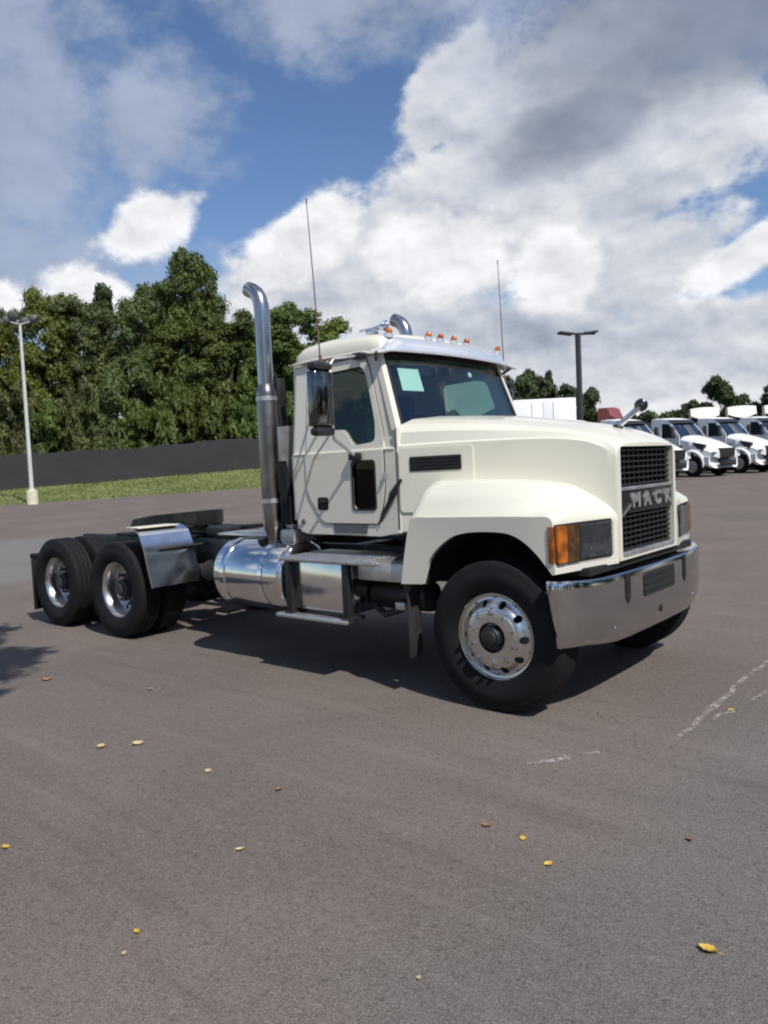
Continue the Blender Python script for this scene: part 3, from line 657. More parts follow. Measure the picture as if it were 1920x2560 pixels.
for s in (-1, 1):
    G().prism(low, lower(s), -.03, 0, [peep]).obj('cab_side', 'cream_paint', CAB, 25)
    G().prism(up_out, upper(s), -.04, 0, [win]).obj('cab_side', 'cream_paint', CAB, 25)
    G().tube([(-.975, s*.972, 1.843), (-2.105, s*.972, 1.843)], .014, 8).obj('belt_moulding', 'cream_paint', CAB)
    D = G().prism(door_low, lower(s), -.02, .010, [peep, hand]).prism(door_up, upper(s), -.03, .010, [win]).obj('door', 'cream_paint', T, 25)
    gl_ = [(-1.52+(x+1.52)*1.020, 1.56+(z-1.56)*1.03) for x, z in door_low if z < 1.83]; gl_ = [(gl_[0][0], 1.838)]+gl_+[(gl_[-1][0], 1.838)]
    G().prism(gl_, lower(s), -.003, .003, [peep]).obj('door_gap', 'black_plastic', D)  # black strip drawing the shaded gap around the door
    gu_ = [(-1.52+(x+1.52)*1.020, 2.2+(z-2.2)*1.022) for x, z in door_up if z > 1.85]; gu_ = [(gu_[0][0], 1.862)]+gu_+[(gu_[-1][0], 1.862)]
    G().prism(gu_, upper(s), -.003, .003, [win]).obj('door_gap', 'black_plastic', D)
    G().box(-.958, -.952, *sorted((s*.983, s*.94)), 1.22, 2.0, .002).obj('cowl_seam', 'black_plastic', CAB)
    G().prism(win, upper(s), -.025, -.020, rim=False).obj('window_glass', 'door_glass', D, 0)
    G().prism(peep, lower(s), -.016, -.010, rim=False).obj('peep_window', 'dark_glass', D, 0)
    G().prism(rrect(-1.425, -1.165, 1.364, 1.770, .035), lower(s), .004, .016, [peep]).obj('peep_window_seal', 'black_plastic', D)
    hp = G().prism(hand, lower(s), -.014, .0125).obj('handle_plate', 'deep_black', D)  # flush black plate, the shade of the handle recess put into its colour
    G().box(-1.80, -1.725, s*.997-.006, s*.997+.006, 1.43, 1.455, .005).obj('door_handle', 'black_plastic', D)
    for z in (1.60, 1.46): pass
    G().prism([(-1.66, 1.25), (-1.28, 1.25), (-1.29, 1.18), (-1.645, 1.18)], lower(s), -.002, .006).obj('kick_plate', 'interior_grey', CAB)
    G().lathe([(0, .012), (.02, .010), (.026, 0)], (-2.02, s*.98, 1.27), (0, s, 0), 16).obj('cab_mount_bolt', 'interior_grey', CAB)
    G().prism([(-1.09, 1.845), (-1.0, 1.845), (-1.0, 1.9), (-1.09, 1.9)], upper(s), -.01, .004).obj('cowl_trim', 'cream_paint', CAB) if False else None
    # front corner of the cab between the door and the hood
    G().grid([[(x, s*y, z) for z in (1.19, 1.84, 2.0)] for x, y in ((-.965, .979), (-.945, .972), (-.935, .955), (-.935, .70))]).obj('cowl_corner', 'cream_paint', CAB)
    # rear corner
    G().grid([[(x, s*(ys(z)-dy), z) for z in (1.28, 1.839, 1.8401, 2.0, 2.3, 2.6)] for x, dy in ((-2.108, .002), (-2.135, .008), (-2.155, .03), (-2.16, .06), (-2.16, .2))]).obj('cab_corner', 'cream_paint', CAB)
# windscreen surface
def ws(u, v):
    z = 2.0+v*.62; y = u*(.965-.075*v); x = -.965-v*.215+.085*(1-u*u); return (x, y, z)
us = np.linspace(-.925, .925, 25); vv = np.linspace(.02, .965, 9)
G().grid([[ws(u, v) for u in us] for v in vv]).obj('windshield', 'windshield_glass', CAB, 60)
def strip(u0, u1, v0, v1, nm, material, off=.012, k=14):
    g = G(); a = [[ws(u, v) for u in np.linspace(u0, u1, k)] for v in np.linspace(v0, v1, k)]
    g.grid([[(p[0]+off, p[1], p[2]) for p in r] for r in a]); g.grid([[(p[0]-.04, p[1], p[2]) for p in r] for r in a])
    for r in (a[0], a[-1], [q_[0] for q_ in a], [q_[-1] for q_ in a]): g.grid([[(p[0]+off, p[1], p[2]) for p in r], [(p[0]-.04, p[1], p[2]) for p in r]])
    return g.obj(nm, material, CAB, 40)
for s in (-1, 1):
    strip(s*.945, s*1.0, -.02, 1.03, 'windshield_pillar', 'cream_paint'); strip(s*.905, s*.945, .03, .96, 'windshield_seal', 'black_plastic', .006)
strip(-.945, .945, .955, 1.04, 'windshield_header', 'black_plastic'); strip(-.945, .945, -.03, .03, 'windshield_sill', 'black_plastic', .006)
for y0, y1 in ((-.75, -.1), (-.02, .62)):
    g = G(); pts = []
    for t in np.linspace(0, 1, 8):
        u = (y0+(y1-y0)*t)/.95; x, y, z = ws(u, .06+.10*t); pts.append((x+.022, y, z))
    g.tube(pts, .009, 6); g.obj('wiper', 'black_plastic', CAB)
# roof: sections from back to front
RS = [(-2.165, .80, 2.58, 2.66), (-2.15, .84, 2.62, 2.74), (-2.10, .865, 2.64, 2.795), (-2.0, .88, 2.645, 2.83), (-1.8, .885, 2.645, 2.848), (-1.55, .885, 2.645, 2.845), (-1.35, .885, 2.64, 2.832), (-1.22, .885, 2.635, 2.808), (-1.15, .885, 2.62, 2.765), (-1.12, .88, 2.60, 2.69)]
secs = []
for x, w, ze, zt in RS:
    half = [(x, -w-.01, ze-.03), (x, -w-.018, ze), (x, -w-.004, ze+(zt-ze)*.42), (x, -w*.95, ze+(zt-ze)*.66), (x, -w*.86, ze+(zt-ze)*.79), (x, -w*.6, ze+(zt-ze)*.91), (x, -w*.3, ze+(zt-ze)*.98), (x, 0, zt)]
    secs.append(half+[(a, -b, c_) for a, b, c_ in reversed(half[:-1])])
k = len(secs[0]); rl = [spline([s_[i] for s_ in secs], 40) for i in range(k)]
G().grid([[rl[i][j] for i in range(k)] for j in range(40)]).obj('roof', 'cream_paint', CAB, 50)
G().grid([[(x, y, 2.60) for y in (-.9, .9)] for x in (-2.14, -1.16)]).obj('headliner', 'interior_grey', CAB)
for s in (-1, 1):   # drip rail
    G().tube([(-2.13, s*.906, 2.622), (-1.9, s*.911, 2.632), (-1.30, s*.911, 2.628), (-1.17, s*.908, 2.60)], .011, 8).obj('drip_rail', 'cream_paint', CAB)
# back wall with its window
G().prism([(-.93, 1.2), (.93, 1.2), (.88, 2.62), (-.88, 2.62)], lambda u, v, d_: (d_, u, v), -2.155, -2.12, [rrect(-.5, .5, 2.02, 2.45, .05)]).obj('back_wall', 'cream_paint', CAB)
G().prism(rrect(-.5, .5, 2.02, 2.45, .05), lambda u, v, d_: (d_, u, v), -2.14, -2.136, rim=False).obj('rear_window', 'door_glass', CAB, 0)
# interior
IN = G().box(-2.1, -1.0, -.93, .93, 1.22, 1.26).obj('cab_floor', 'interior', CAB)
G().box(-1.25, -.98, -.90, .90, 1.62, 1.96, .05).obj('dashboard', 'interior', CAB)
for s in (-1, 1):
    Sx = G().box(-1.95, -1.48, s*.45-.25, s*.45+.25, 1.50, 1.66, .05).box(-2.05, -1.90, s*.45-.24, s*.45+.24, 1.6, 2.22, .05).box(-2.06, -1.95, s*.45-.13, s*.45+.13, 2.22, 2.40, .04).obj('seat', 'interior', CAB)
    G().box(-1.16, -1.13, s*.45-.2, s*.45+.2, 2.46, 2.575, .01).obj('sun_visor_flap', 'interior_grey', CAB)
g = G(); c0 = Vector((-1.42, .45, 1.98)); ax = Vector((-.55, 0, .85)).normalized(); a_ = ax.orthogonal().normalized(); b_ = ax.cross(a_)
ring = [c0+(a_*math.cos(t)+b_*math.sin(t))*.23 for t in np.linspace(0, 2*PI, 33)]; g.tube(ring, .014, 8, False)
for t in (0, 2.1, 4.2): g.tube([c0, c0+(a_*math.cos(t)+b_*math.sin(t))*.23], .012, 6)
g.tube([c0, (-1.15, .45, 1.75)], .03, 8); g.obj('steering_wheel', 'interior', CAB)
# paper sheet taped inside the windscreen
pg = G(); pr_ = [[ws(u, v) for u in (-.79, -.53)] for v in (.50, .80)]; pg.grid([[(p[0]-.02, p[1], p[2]) for p in r] for r in pr_]); tag(pg.obj('window_sheet', 'paper', CAB, 0), 'pale green paper sheet taped inside the windshield')
G().lathe([(0, .004), (.022, .003), (.028, 0)], (ws(.28, .80)[0]-.02, ws(.28, .8)[1], ws(.28, .8)[2]), (1, 0, .3), 16).obj('windshield_sticker', 'paper', CAB)

# ---- visor over the windscreen
rows = []
for u in np.linspace(-1, 1, 41):
    y = u*1.0; e = abs(u); x0 = -1.13+.05*(1-u*u)
    xb = -1.075+.085*(1-u*u)+.035*sstep(.86, 1.0, e); zb = 2.618-.012*u*u-.025*sstep(.85, 1.0, e)
    h = .128*(1-sstep(.70, 1.0, e)*.90); xt = xb-.12+.02*sstep(.8, 1, e)
    lip = (xb-.012, y, zb+.002)
    rows.append([(xb-.03, y, zb+.012), lip, (xb, y, zb), (xb+.004, y, zb+.012), (xb-.01, y, zb+h*.45), (xb-.04, y, zb+h*.8), (xb-.075, y, zb+h), (xt-.06, y, zb+h*1.12)])
VIS = G().grid(rows).obj('sun_visor', 'visor_white', T, 40)
for s in (-1, 1): G().tube([(-1.10, s*.99, 2.60), (-1.16, s*.93, 2.55)], .012, 8).obj('visor_bracket', 'black_plastic', VIS)
# roof marker lamps
for y in (-.76, -.25, -.08, .12, .32, .86):
    big_ = y not in (-.25, .86); x = -1.165+.02*(1-y*y); z = 2.762+.03*(1-(y/.9)**2)
    L = G().lathe([(0, .046), (.012, .044), (.022, .036), (.027, .020), (.029, .0)], (x, y, z), (.25, 0, 1), 20).obj('marker_lamp', 'amber_lens', CAB)
    G().lathe([(.0, .004), (.036, .004), (.040, -.012), (.042, -.03)], (x, y, z), (.25, 0, 1), 20).obj('marker_lamp_base', 'visor_white', L)
# small white dome and horn on the roof
G().lathe([(0, .10), (.03, .098), (.036, .09), (.036, .045), (.055, .042), (.055, .02), (.02, .018), (.02, -.06)], (-1.98, -.42, 2.82), (0, 0, 1), 20).obj('antenna_dome', 'visor_white', CAB)
g = G(); g.lathe([(.0, .0), (.012, .0), (.012, .16), (.02, .22), (.045, .28)], (-1.48, -.74, 2.835), (1, 0, .02), 16).box(-1.40, -1.30, -.77, -.71, 2.78, 2.83, .01); g.obj('air_horn', 'chrome', CAB)

# ---- mirrors with aerials
def mirror(s):
    Mr = G().box(-1.425, -1.335, s*1.34-.105, s*1.34+.105, 2.03, 2.47, .035, 3).obj('side_mirror', 'dark_chrome', T)
    G().box(-1.436, -1.424, s*1.34-.095, s*1.34+.095, 2.04, 2.46, .004).obj('mirror_glass', 'chrome', Mr)
    G().box(-1.43, -1.33, s*1.34-.10, s*1.34+.10, 1.965, 2.035, .03).obj('mirror_cap', 'black_plastic', Mr)
    G().box(-1.43, -1.33, s*1.34-.10, s*1.34+.10, 2.465, 2.525, .025).obj('mirror_cap', 'black_plastic', Mr)
    G().tube([(-1.345, s*1.0, 1.80), (-1.36, s*1.05, 1.83), (-1.375, s*1.22, 1.94), (-1.38, s*1.225, 2.0), (-1.38, s*1.225, 2.52), (-1.375, s*1.19, 2.56), (-1.36, s*.95, 2.60), (-1.36, s*.91, 2.61)], .013, 10).obj('mirror_arm', 'dull_alloy', Mr)
    G().tube([(-1.40, s*1.225, 2.50), (-1.68, s*.94, 2.60)], .009, 8).obj('mirror_brace', 'dull_alloy', Mr)
    G().tube([(-1.39, s*1.26, 1.97), (-1.85, s*.99, 1.80)], .008, 8).obj('mirror_brace', 'dull_alloy', Mr)
    G().box(-1.42, -1.30, s*1.01-.022, s*1.01+.022, 1.77, 1.83, .012).obj('mirror_foot', 'black_plastic', Mr)
    G().box(-1.40, -1.30, s*.935-.02, s*.935+.02, 2.575, 2.63, .012).obj('mirror_foot', 'black_plastic', Mr)
    A_ = G().tube([(-1.375, s*1.32, 2.5), (-1.378, s*1.33, 2.58)], .013, 10).tube([(-1.378, s*1.33, 2.58), (-1.40, s*1.34, 3.2), (-1.42, s*1.35, 3.74)], [.0065, .005, .0032], 6).obj('aerial', 'pole_dark', Mr)
    A_.data.materials[0] = M['aerial_red']
    G().tube([(-1.42, s*1.35, 3.72), (-1.42, s*1.35, 3.76)], .006, 8).obj('aerial_tip', 'aerial_red', A_)
for s in (-1, 1): mirror(s)

# ---- exhaust stacks
def stack(s):
    x, y = (-2.45, -.95) if s < 0 else (-2.33, .95); dt = 0 if s < 0 else -.075
    E_ = G().lathe([(.062, 1.10), (.070, 1.16), (.086, 1.20), (.090, 1.22), (.090, 2.40), (.087, 2.43), (.073, 2.46), (.068, 2.49)], (x, y, 0), (0, 0, 1), 36).obj('exhaust_stack', 'steel_pipe', T, 40)
    el = [(x, y, 2.48), (x, y, 2.8), (x, y, 3.10+dt), (x-.004, y, 3.18+dt), (x-.022, y, 3.245+dt), (x-.058, y, 3.298+dt), (x-.108, y, 3.332+dt), (x-.165, y, 3.355+dt)]
    G().tube(el, .068, 24, False).obj('exhaust_pipe', 'pipe_chrome', E_, 60)
    G().tube([(el[-1][0]-.001, el[-1][1], el[-1][2]+.0004), (el[-1][0]+.03, el[-1][1], el[-1][2]-.0125)], .0655, 24).obj('bore_plug', 'deep_black', E_)  # black plug painting the darkness inside the pipe mouth
    for z in (1.45, 2.36): G().lathe([(.090, -.02), (.095, -.018), (.095, .018), (.090, .02)], (x, y, z), (0, 0, 1), 36).box(x-.012, x+.012, s*.84-.02, s*.84+.02, z-.02, z+.02).obj('clamp', 'dull_alloy', E_)
    G().tube([(x, y, 1.12), (x, y, 1.02), (x+.06, y-s*.03, .95), (x+.35, y-s*.12, .92), (x+.9, y-s*.3, .9)], .062, 16).obj('lower_pipe', 'steel_pipe', E_)
    G().box(x-.04, x+.04, s*.80-.05, s*.80+.05, .98, 2.55, .01).box(x-.03, x+.25, s*.62-.02, s*.80+.02, 1.0, 1.08).obj('stack_bracket', 'black_frame', E_)
for s in (-1, 1): stack(s)
# light grey intake panel and black boot behind the cab
g = G().prism([(-.985, 2.10), (-.86, 2.11), (-.70, 2.10), (-.70, 1.52), (-.90, 1.52), (-.985, 1.80)], lambda u, v, d_: (d_, u, v), -2.29, -2.25); g.obj('intake_panel', 'dull_alloy', T)
G().prism([(-.985, 1.80), (-.90, 1.52), (-.70, 1.52), (-.70, 1.24), (-.99, 1.24)], lambda u, v, d_: (d_, u, v), -2.30, -2.20).obj('rubber_boot', 'deep_black', T)
G().box(-2.34, -2.16, -.98, -.72, 1.08, 1.20, .02).box(-2.30, -2.20, -.95, -.75, 1.20, 1.27, .02).obj('cab_suspension', 'dull_alloy', T)

# ---- deck plate, tank, steps
G().box(-3.90, -2.55, -.47, .47, 1.06, 1.088, .008).obj('deck_plate', 'dull_alloy', T)
for s in (-1, 1):
    c0 = (-2.62, s*.865, .775); R_ = .325
    prof = [(0, -.505), (.12, -.500), (.24, -.485), (.295, -.465), (.318, -.44), (R_, -.42), (R_, .42), (.318, .44), (.295, .465), (.24, .485), (.12, .5), (0, .505)]
    tk = G().lathe(prof, c0, (1, 0, 0), 56).obj('fuel_tank', 'tank_alloy', T, 50)
    for x in (-2.93, -2.40): G().lathe([(R_, -.03), (R_+.008, -.028), (R_+.008, .028), (R_, .03)], (x, c0[1], c0[2]), (1, 0, 0), 56).obj('tank_strap', 'chrome', tk)
    G().lathe([(0, .06), (.045, .058), (.052, .05), (.052, .0)], (-2.55, s*.98, 1.065), (0, s*.36, .93), 20).obj('filler_cap', 'black_plastic', tk)
    G().box(-3.0, -2.86, s*.47, s*.60, .55, 1.02, .01).box(-2.45, -2.32, s*.47, s*.60, .55, 1.02, .01).obj('tank_bracket', 'black_frame', tk)
    # battery and step box
    B_ = G().box(-2.03, -1.30, s*1.15 if s > 0 else -1.15, s*.60, .54, .965, .012).obj('step_box', 'tank_alloy', T) if False else None
    y0, y1 = sorted((s*1.155, s*.55))
    B_ = G().box(-2.02, -1.32, y0, y1, .55, .955, .015).obj('step_box', 'tank_alloy', T)
    ya, yb = sorted((s*1.225, s*.62))
    tr = G().box(-2.08, -1.06, ya, yb, .955, .992, .010).obj('step_tread', 'dull_alloy', B_)
    for k_ in range(7):
        yy = s*(1.20-k_*.055); G().box(-2.03, -1.12, yy-.010, yy+.010, .990, .998, .003, 1).obj('tread_rib', 'dull_alloy', tr)
    yc, yd = sorted((s*1.235, s*1.02))
    lt = G().box(-2.16, -1.33, yc, yd, .475, .510, .012).obj('lower_step', 'dull_alloy', B_)
    for x in (-2.02, -1.36):
        ye, yf = sorted((s*1.200, s*1.08)); G().box(x-.035, x+.035, ye, yf, .50, .955, .006).box(x-.05, x+.05, *sorted((s*1.21, s*1.03)), .50, .53, .004).obj('step_bracket', 'black_frame', B_)
    yg, yh = sorted((s*1.15, s*.75))
    G().box(-1.27, -.80, yg, yh, .83, .972, .02).obj('tool_box', 'dull_alloy', T)
    G().lathe([(0, -.30), (.08, -.295), (.115, -.27), (.12, -.24), (.12, .24), (.115, .27), (.08, .295), (0, .3)], (-1.02, s*.86, .69), (1, 0, 0), 28).obj('air_tank', 'black_frame', T)
    G().tube([(-1.25, s*1.0, .62), (-1.1, s*1.02, .55), (-.95, s*1.0, .60), (-.86, s*.95, .66)], .028, 10).obj('coolant_hose', 'black_frame', T)
    G().box(-.98, -.88, s*1.02-.03, s*1.02+.03, .60, .66, .01).obj('drain_valve', 'dull_alloy', T)
    # mudflap behind the steer tyre
    ym, yn = sorted((s*1.20, s*1.05)); G().box(-.735, -.722, ym, yn, .28, .78, .004).box(-.76, -.70, ym, yn, .78, .85, .004).obj('front_mudflap', 'flap_rubber', T)
for s in (-1, 1):
    G().lathe([(0, -.34), (.07, -.33), (.10, -.30), (.11, -.27), (.11, .27), (.10, .30), (.07, .33), (0, .34)], (-3.62, s*.60, .70), (1, 0, 0), 24).obj('air_tank', 'deep_black', T)
    G().box(-3.28, -3.16, *sorted((s*.62, s*.47)), .55, .98, .01).obj('tank_hanger', 'black_frame', T)
h_ = [(-2.32-.62*t, -.25+.055*math.cos(t*62), 1.62-.40*t**1.5+.055*math.sin(t*62)) for t in np.linspace(0, 1, 150)]
G().tube(h_, .009, 6).obj('coiled_air_line', 'black_plastic', T)
# fifth wheel
def fifth():
    pts = []
    for a in np.linspace(-PI*.5, PI*.5, 19): pts.append((-5.16+.47*math.cos(a), .47*math.sin(a)))
    pts += [(-5.55, .46), (-5.88, .30), (-5.90, .16), (-5.50, .055), (-5.25, .05), (-5.20, 0), (-5.25, -.05), (-5.50, -.055), (-5.90, -.16), (-5.88, -.30), (-5.55, -.46)]
    def fn(u, v, d_):
        dz_ = 0.03-.085*max(0, -5.45-u)/.45-0.0*u; return (u, v, 1.225+dz_+d_*(1+.9*(u+5.3))+(u+5.25)*.075)
    o = G().prism(pts, fn, -.11, 0).obj('fifth_wheel', 'grease_steel', T, 25)
    for s in (-1, 1):
        G().prism([(-5.52, 1.05), (-4.98, 1.05), (-5.12, 1.24), (-5.36, 1.24)], lambda u, v, d_: (u, s*(.40+d_), v), -.03, .06).obj('pivot_bracket', 'grease_steel', o)
        G().box(-5.9, -4.3, s*.43-.06, s*.43+.06, 1.02, 1.05, .004).obj('slide_rail', 'black_frame', o)
    G().tube([(-5.0, -.2, 1.17), (-4.75, -.5, 1.16), (-4.72, -.58, 1.16)], .014, 8).obj('release_handle', 'grease_steel', o)
fifth()
g = G(); g.tube([(-2.3, .05, 1.65), (-2.6, .05, 1.45), (-3.3, .0, 1.16), (-4.0, -.1, 1.12), (-4.4, -.2, 1.12)], .022, 8); g.obj('air_line', 'black_plastic', T)
g = G(); g.tube([(-2.3, -.1, 1.60), (-2.7, -.1, 1.40), (-3.4, -.1, 1.14), (-4.1, .1, 1.11), (-4.5, .1, 1.11)], .018, 8); g.obj('air_line', 'black_plastic', T)
G().box(-4.25, -3.95, -.36, -.05, 1.02, 1.13, .01).box(-4.2, -4.0, .05, .3, 1.02, 1.12, .01).obj('valve_box', 'black_frame', T)
# chrome quarter fenders ahead of the drive tyres
for s in (-1, 1):
    pts = [(-4.40, 1.195), (-4.26, 1.152), (-4.20, 1.06), (-4.155, .95), (-4.125, .83), (-4.085, .70), (-4.05, .59)]
    c_ = spline(pts, 20); y0, y1 = s*1.205, s*.60
    g = G(); g.grid([[(p[0], y, p[1]) for y in (y0, y0*.995, (y0+y1)/2, y1)] for p in c_]); g.grid([[(p[0]-.014, y, p[1]-.008) for y in (y0, (y0+y1)/2, y1)] for p in c_])
    for y in (y0, y1): g.grid([[(p[0], y, p[1]), (p[0]-.014, y, p[1]-.008)] for p in c_])
    qf = g.obj('quarter_fender', 'fender_alloy', T, 50)
    G().tube([(-4.145, s*1.05, .955), (-4.12, s*.75, .965), (-4.10, s*.46, .97)], .016, 10).obj('fender_bracket', 'black_frame', qf)
    G().box(-4.50, -4.27, *sorted((s*1.19, s*.70)), 1.185, 1.20, .004).obj('fender_lip', 'offwhite_paint', qf)
    yl, yr = sorted((s*1.215, s*.62)); G().box(-6.665, -6.650, yl, yr, .15, .78, .004).box(-6.72, -6.64, *sorted((s*1.2, s*.45)), .78, .84, .01).obj('rear_mudflap', 'rubber', T)
# hood ornament: a plain chrome blade on a dark foot
o = G().tube([(.40, 0, 1.915), (.43, .01, 1.955), (.50, .03, 2.02), (.545, .045, 2.055)], [.020, .024, .020, .024], 12).obj('hood_ornament', 'chrome', HOOD)
G().lathe([(0, .03), (.03, .026), (.040, .0), (.042, -.02)], (.40, 0, 1.918), (0, 0, 1), 18).obj('ornament_foot', 'black_plastic', o)
G().lathe([(0, -.05), (.03, -.042), (.048, -.015), (.048, .015), (.03, .042), (0, .05)], (.565, .05, 2.075), (.5, .2, .8), 18).obj('ornament_head', 'dark_chrome', o)

# ================================================================== SURROUNDINGS
# ---- grass bank, fence line
def along(pa, da, pb, db, t):
    a = Vector(at(pa, da)[:2]); b = Vector(at(pb, db)[:2]); return a+(b-a)*t
FA, FB = Vector(at(0, 54)[:2]), Vector(at(640, 60)[:2])       # fence line
EA, EB = Vector(at(0, 44)[:2]), Vector(at(640, 52)[:2])       # kerbless edge of the grass
def fence_base(t): return 1.28+(2.02-1.28)*min(1.35, max(-.8, t))
T0, T1 = -2.6, 4.2
rows = []
for t in np.linspace(T0, T1, 60):
    e = EA+(EB-EA)*t; f_ = FA+(FB-FA)*t; back = f_+(f_-e)*4.0; zf = fence_base(t); r = []
    for k in np.linspace(0, 1, 12):
        p = e+(f_-e)*k; ze = gz(e.x, e.y); r.append((p.x, p.y, (ze-.015 if k == 0 else ze+.012)+(zf-ze)*(k**1.15)+(0.03*math.sin(t*37+k*9)*k)))
    r.append((back.x, back.y, zf+.6)); rows.append(r)
tag(G().grid(rows).obj('grass_bank', 'verge_soil', None, 60), kind='structure')
# grass blades over the visible part
def blades():
    nb = 26000; t = rng.uniform(-.35, 1.25, nb); k = rng.uniform(0, 1.02, nb)
    E0 = np.array(EA)[None]+(np.array(EB)-np.array(EA))[None]*t[:, None]; F0 = np.array(FA)[None]+(np.array(FB)-np.array(FA))[None]*t[:, None]
    P = E0+(F0-E0)*k[:, None]
    ze = np.array([gz(*p) for p in E0]); zf = np.array([fence_base(v) for v in t]); z = ze+(zf-ze)*np.clip(k, 0, 1)**1.15
    h = rng.uniform(.06, .16, nb); w = rng.uniform(.03, .07, nb); a = rng.uniform(0, 2*PI, nb); ln = rng.normal(0, .05, (nb, 2))
    V = np.zeros((nb, 3, 3)); V[:, 0, :2] = P+np.stack([np.cos(a)*w, np.sin(a)*w], 1); V[:, 1, :2] = P-np.stack([np.cos(a)*w, np.sin(a)*w], 1); V[:, 2, :2] = P+ln
    V[:, 0, 2] = z-.01; V[:, 1, 2] = z-.01; V[:, 2, 2] = z+h
    return V.reshape(-1, 3), np.arange(nb*3).reshape(-1, 3)
def fast_mesh(name, V, Fc, material):
    me = bpy.data.meshes.new(name); n, k = Fc.shape
    me.vertices.add(len(V)); me.vertices.foreach_set('co', np.asarray(V, np.float32).ravel())
    me.loops.add(n*k); me.loops.foreach_set('vertex_index', Fc.astype(np.int32).ravel())
    me.polygons.add(n); me.polygons.foreach_set('loop_start', np.arange(0, n*k, k, dtype=np.int32)); me.polygons.foreach_set('loop_total', np.full(n, k, np.int32))
    me.update(calc_edges=True); me.materials.append(M[material]); return me
go = link(bpy.data.objects.new('grass', fast_mesh('grass', *blades(), 'grass_blade'))); tag(go, 'short mown green grass on the bank below the fence', 'grass', kind='stuff')

# fence: posts and screen panels
fp = Vector((*(FA+(FB-FA)*0.3), fence_base(.3))); FE = empty('screened_fence', fp); tag(FE, 'long dark screened fence below the trees behind the grass bank', 'fence')
L = (FB-FA).length; n = int(round((T1-T0)*L/3.0)); ts = np.linspace(T0, T1, n+1)
def fpt(t, z): p = FA+(FB-FA)*t; return Vector((p.x, p.y, z))-fp
dirf = (FB-FA).normalized(); nf = Vector((-dirf.y, dirf.x, 0))
if nf.dot(Vector((F2[0], F2[1], 0))) > 0: nf = -nf           # towards the camera
for i, t in enumerate(ts):
    b = fpt(t, fence_base(t)); h = 2.42
    G().tube([b+Vector((0, 0, -.2))-nf*.04, b+Vector((0, 0, h+.05))-nf*.04], .035, 8).obj('fence_post', 'galvanised', FE)
    if i < n:
        t2 = ts[i+1]; g = G(); rows = []
        ph = random.uniform(0, 6)
        for a in np.linspace(0, 1, 7):
            tt = t+(t2-t)*a; sag = -.05*math.sin(PI*a)*random.uniform(.4, 1.0)
            hh = 2.38+sag*1.6+.07*math.sin(tt*9)+.04*math.sin(tt*23); rows.append([fpt(tt, fence_base(tt)+z*hh+.03)+nf*(.03*math.sin(PI*a)*math.sin(z*3+ph)) for z in (0, .25, .5, .75, 1)])
        g.grid(rows); g.grid([[p-nf*.01 for p in r] for r in rows]); g.obj('screen_panel', 'fence_screen', FE, 60)

# ---- trees
def crown_mesh(name, H, W, nleaf, size, material, base=0.12, lobes=26, seed=0, spiky=False, open_=0.0, squash=1.0):
    r = np.random.default_rng(seed); C_ = []; Rr = []
    for i in range(lobes):
        u = (i+r.uniform(0, 1))/lobes; u = u**.85; z = H*(base+(1-base)*u*.93); w = W*math.sin(PI*min(.97, .20+.62*u))**.6
        if spiky: w = W*(1.02-u)**.8
        a = r.uniform(0, 2*PI); rad = w*math.sqrt(r.uniform(.03, 1))*.82; C_.append((rad*math.cos(a), rad*math.sin(a), z)); Rr.append(W*r.uniform(.30, .50)*(1-.30*u))
    C_ = np.array(C_); Rr = np.array(Rr)
    pick = r.choice(lobes, nleaf, p=Rr**2/np.sum(Rr**2)); d_ = r.normal(size=(nleaf, 3)); d_ /= np.linalg.norm(d_, axis=1)[:, None]
    # twig clumps: many little puffs on each lobe
    puff = r.normal(size=(lobes, 40, 3)); puff /= np.linalg.norm(puff, axis=2)[:, :, None]; puff[:, :, 2] = np.abs(puff[:, :, 2])*.9-.25
    j = r.integers(0, 40, nleaf); pc = C_[pick]+puff[pick, j]*Rr[pick][:, None]*r.uniform(.45, 1.0, (nleaf, 1))
    P = pc+d_*(Rr[pick]*.30*r.uniform(.15, 1, nleaf)**.6)[:, None]*np.array([1.15, 1.15, .8])
    nrm = d_*.8+puff[pick, j]*.7+r.normal(size=(nleaf, 3))*.55+np.array([0, 0, .35]); nrm /= np.linalg.norm(nrm, axis=1)[:, None]
    t1 = np.cross(nrm, r.normal(size=(nleaf, 3))); t1 /= np.linalg.norm(t1, axis=1)[:, None]; t2 = np.cross(nrm, t1)
    s = size*r.uniform(.55, 1.25, nleaf)[:, None]
    V = np.stack([P-t1*s, P+t2*s*.42+nrm*s*.12, P+t1*s, P-t2*s*.42+nrm*s*.12], 1).reshape(-1, 3)
    return fast_mesh(name, V, np.arange(nleaf*4).reshape(-1, 4), material), C_
def trunk_geo(H, C_, seed, r0=.28):
    r = random.Random(seed); g = G(); top = H*.72; pts = [(0, 0, -.4)]+[(r.uniform(-.25, .25)*k, r.uniform(-.25, .25)*k, top*k/5) for k in range(1, 6)]
    g.tube(pts, [r0*1.25]+[r0*(1-.16*k) for k in range(1, 6)], 9)
    for c_ in C_[::2]:
        z0 = max(.25*H, min(c_[2]*.62, top*.9)); k = z0/top*5; i = min(4, int(k)); p = Vector(pts[i]).lerp(Vector(pts[i+1]), k-i)
        e = Vector(c_); m_ = p.lerp(e, .5)+Vector((0, 0, .25)); g.tube([p, m_, e], [r0*.30, r0*.2, r0*.06], 6)
    return g
PROTO = {}
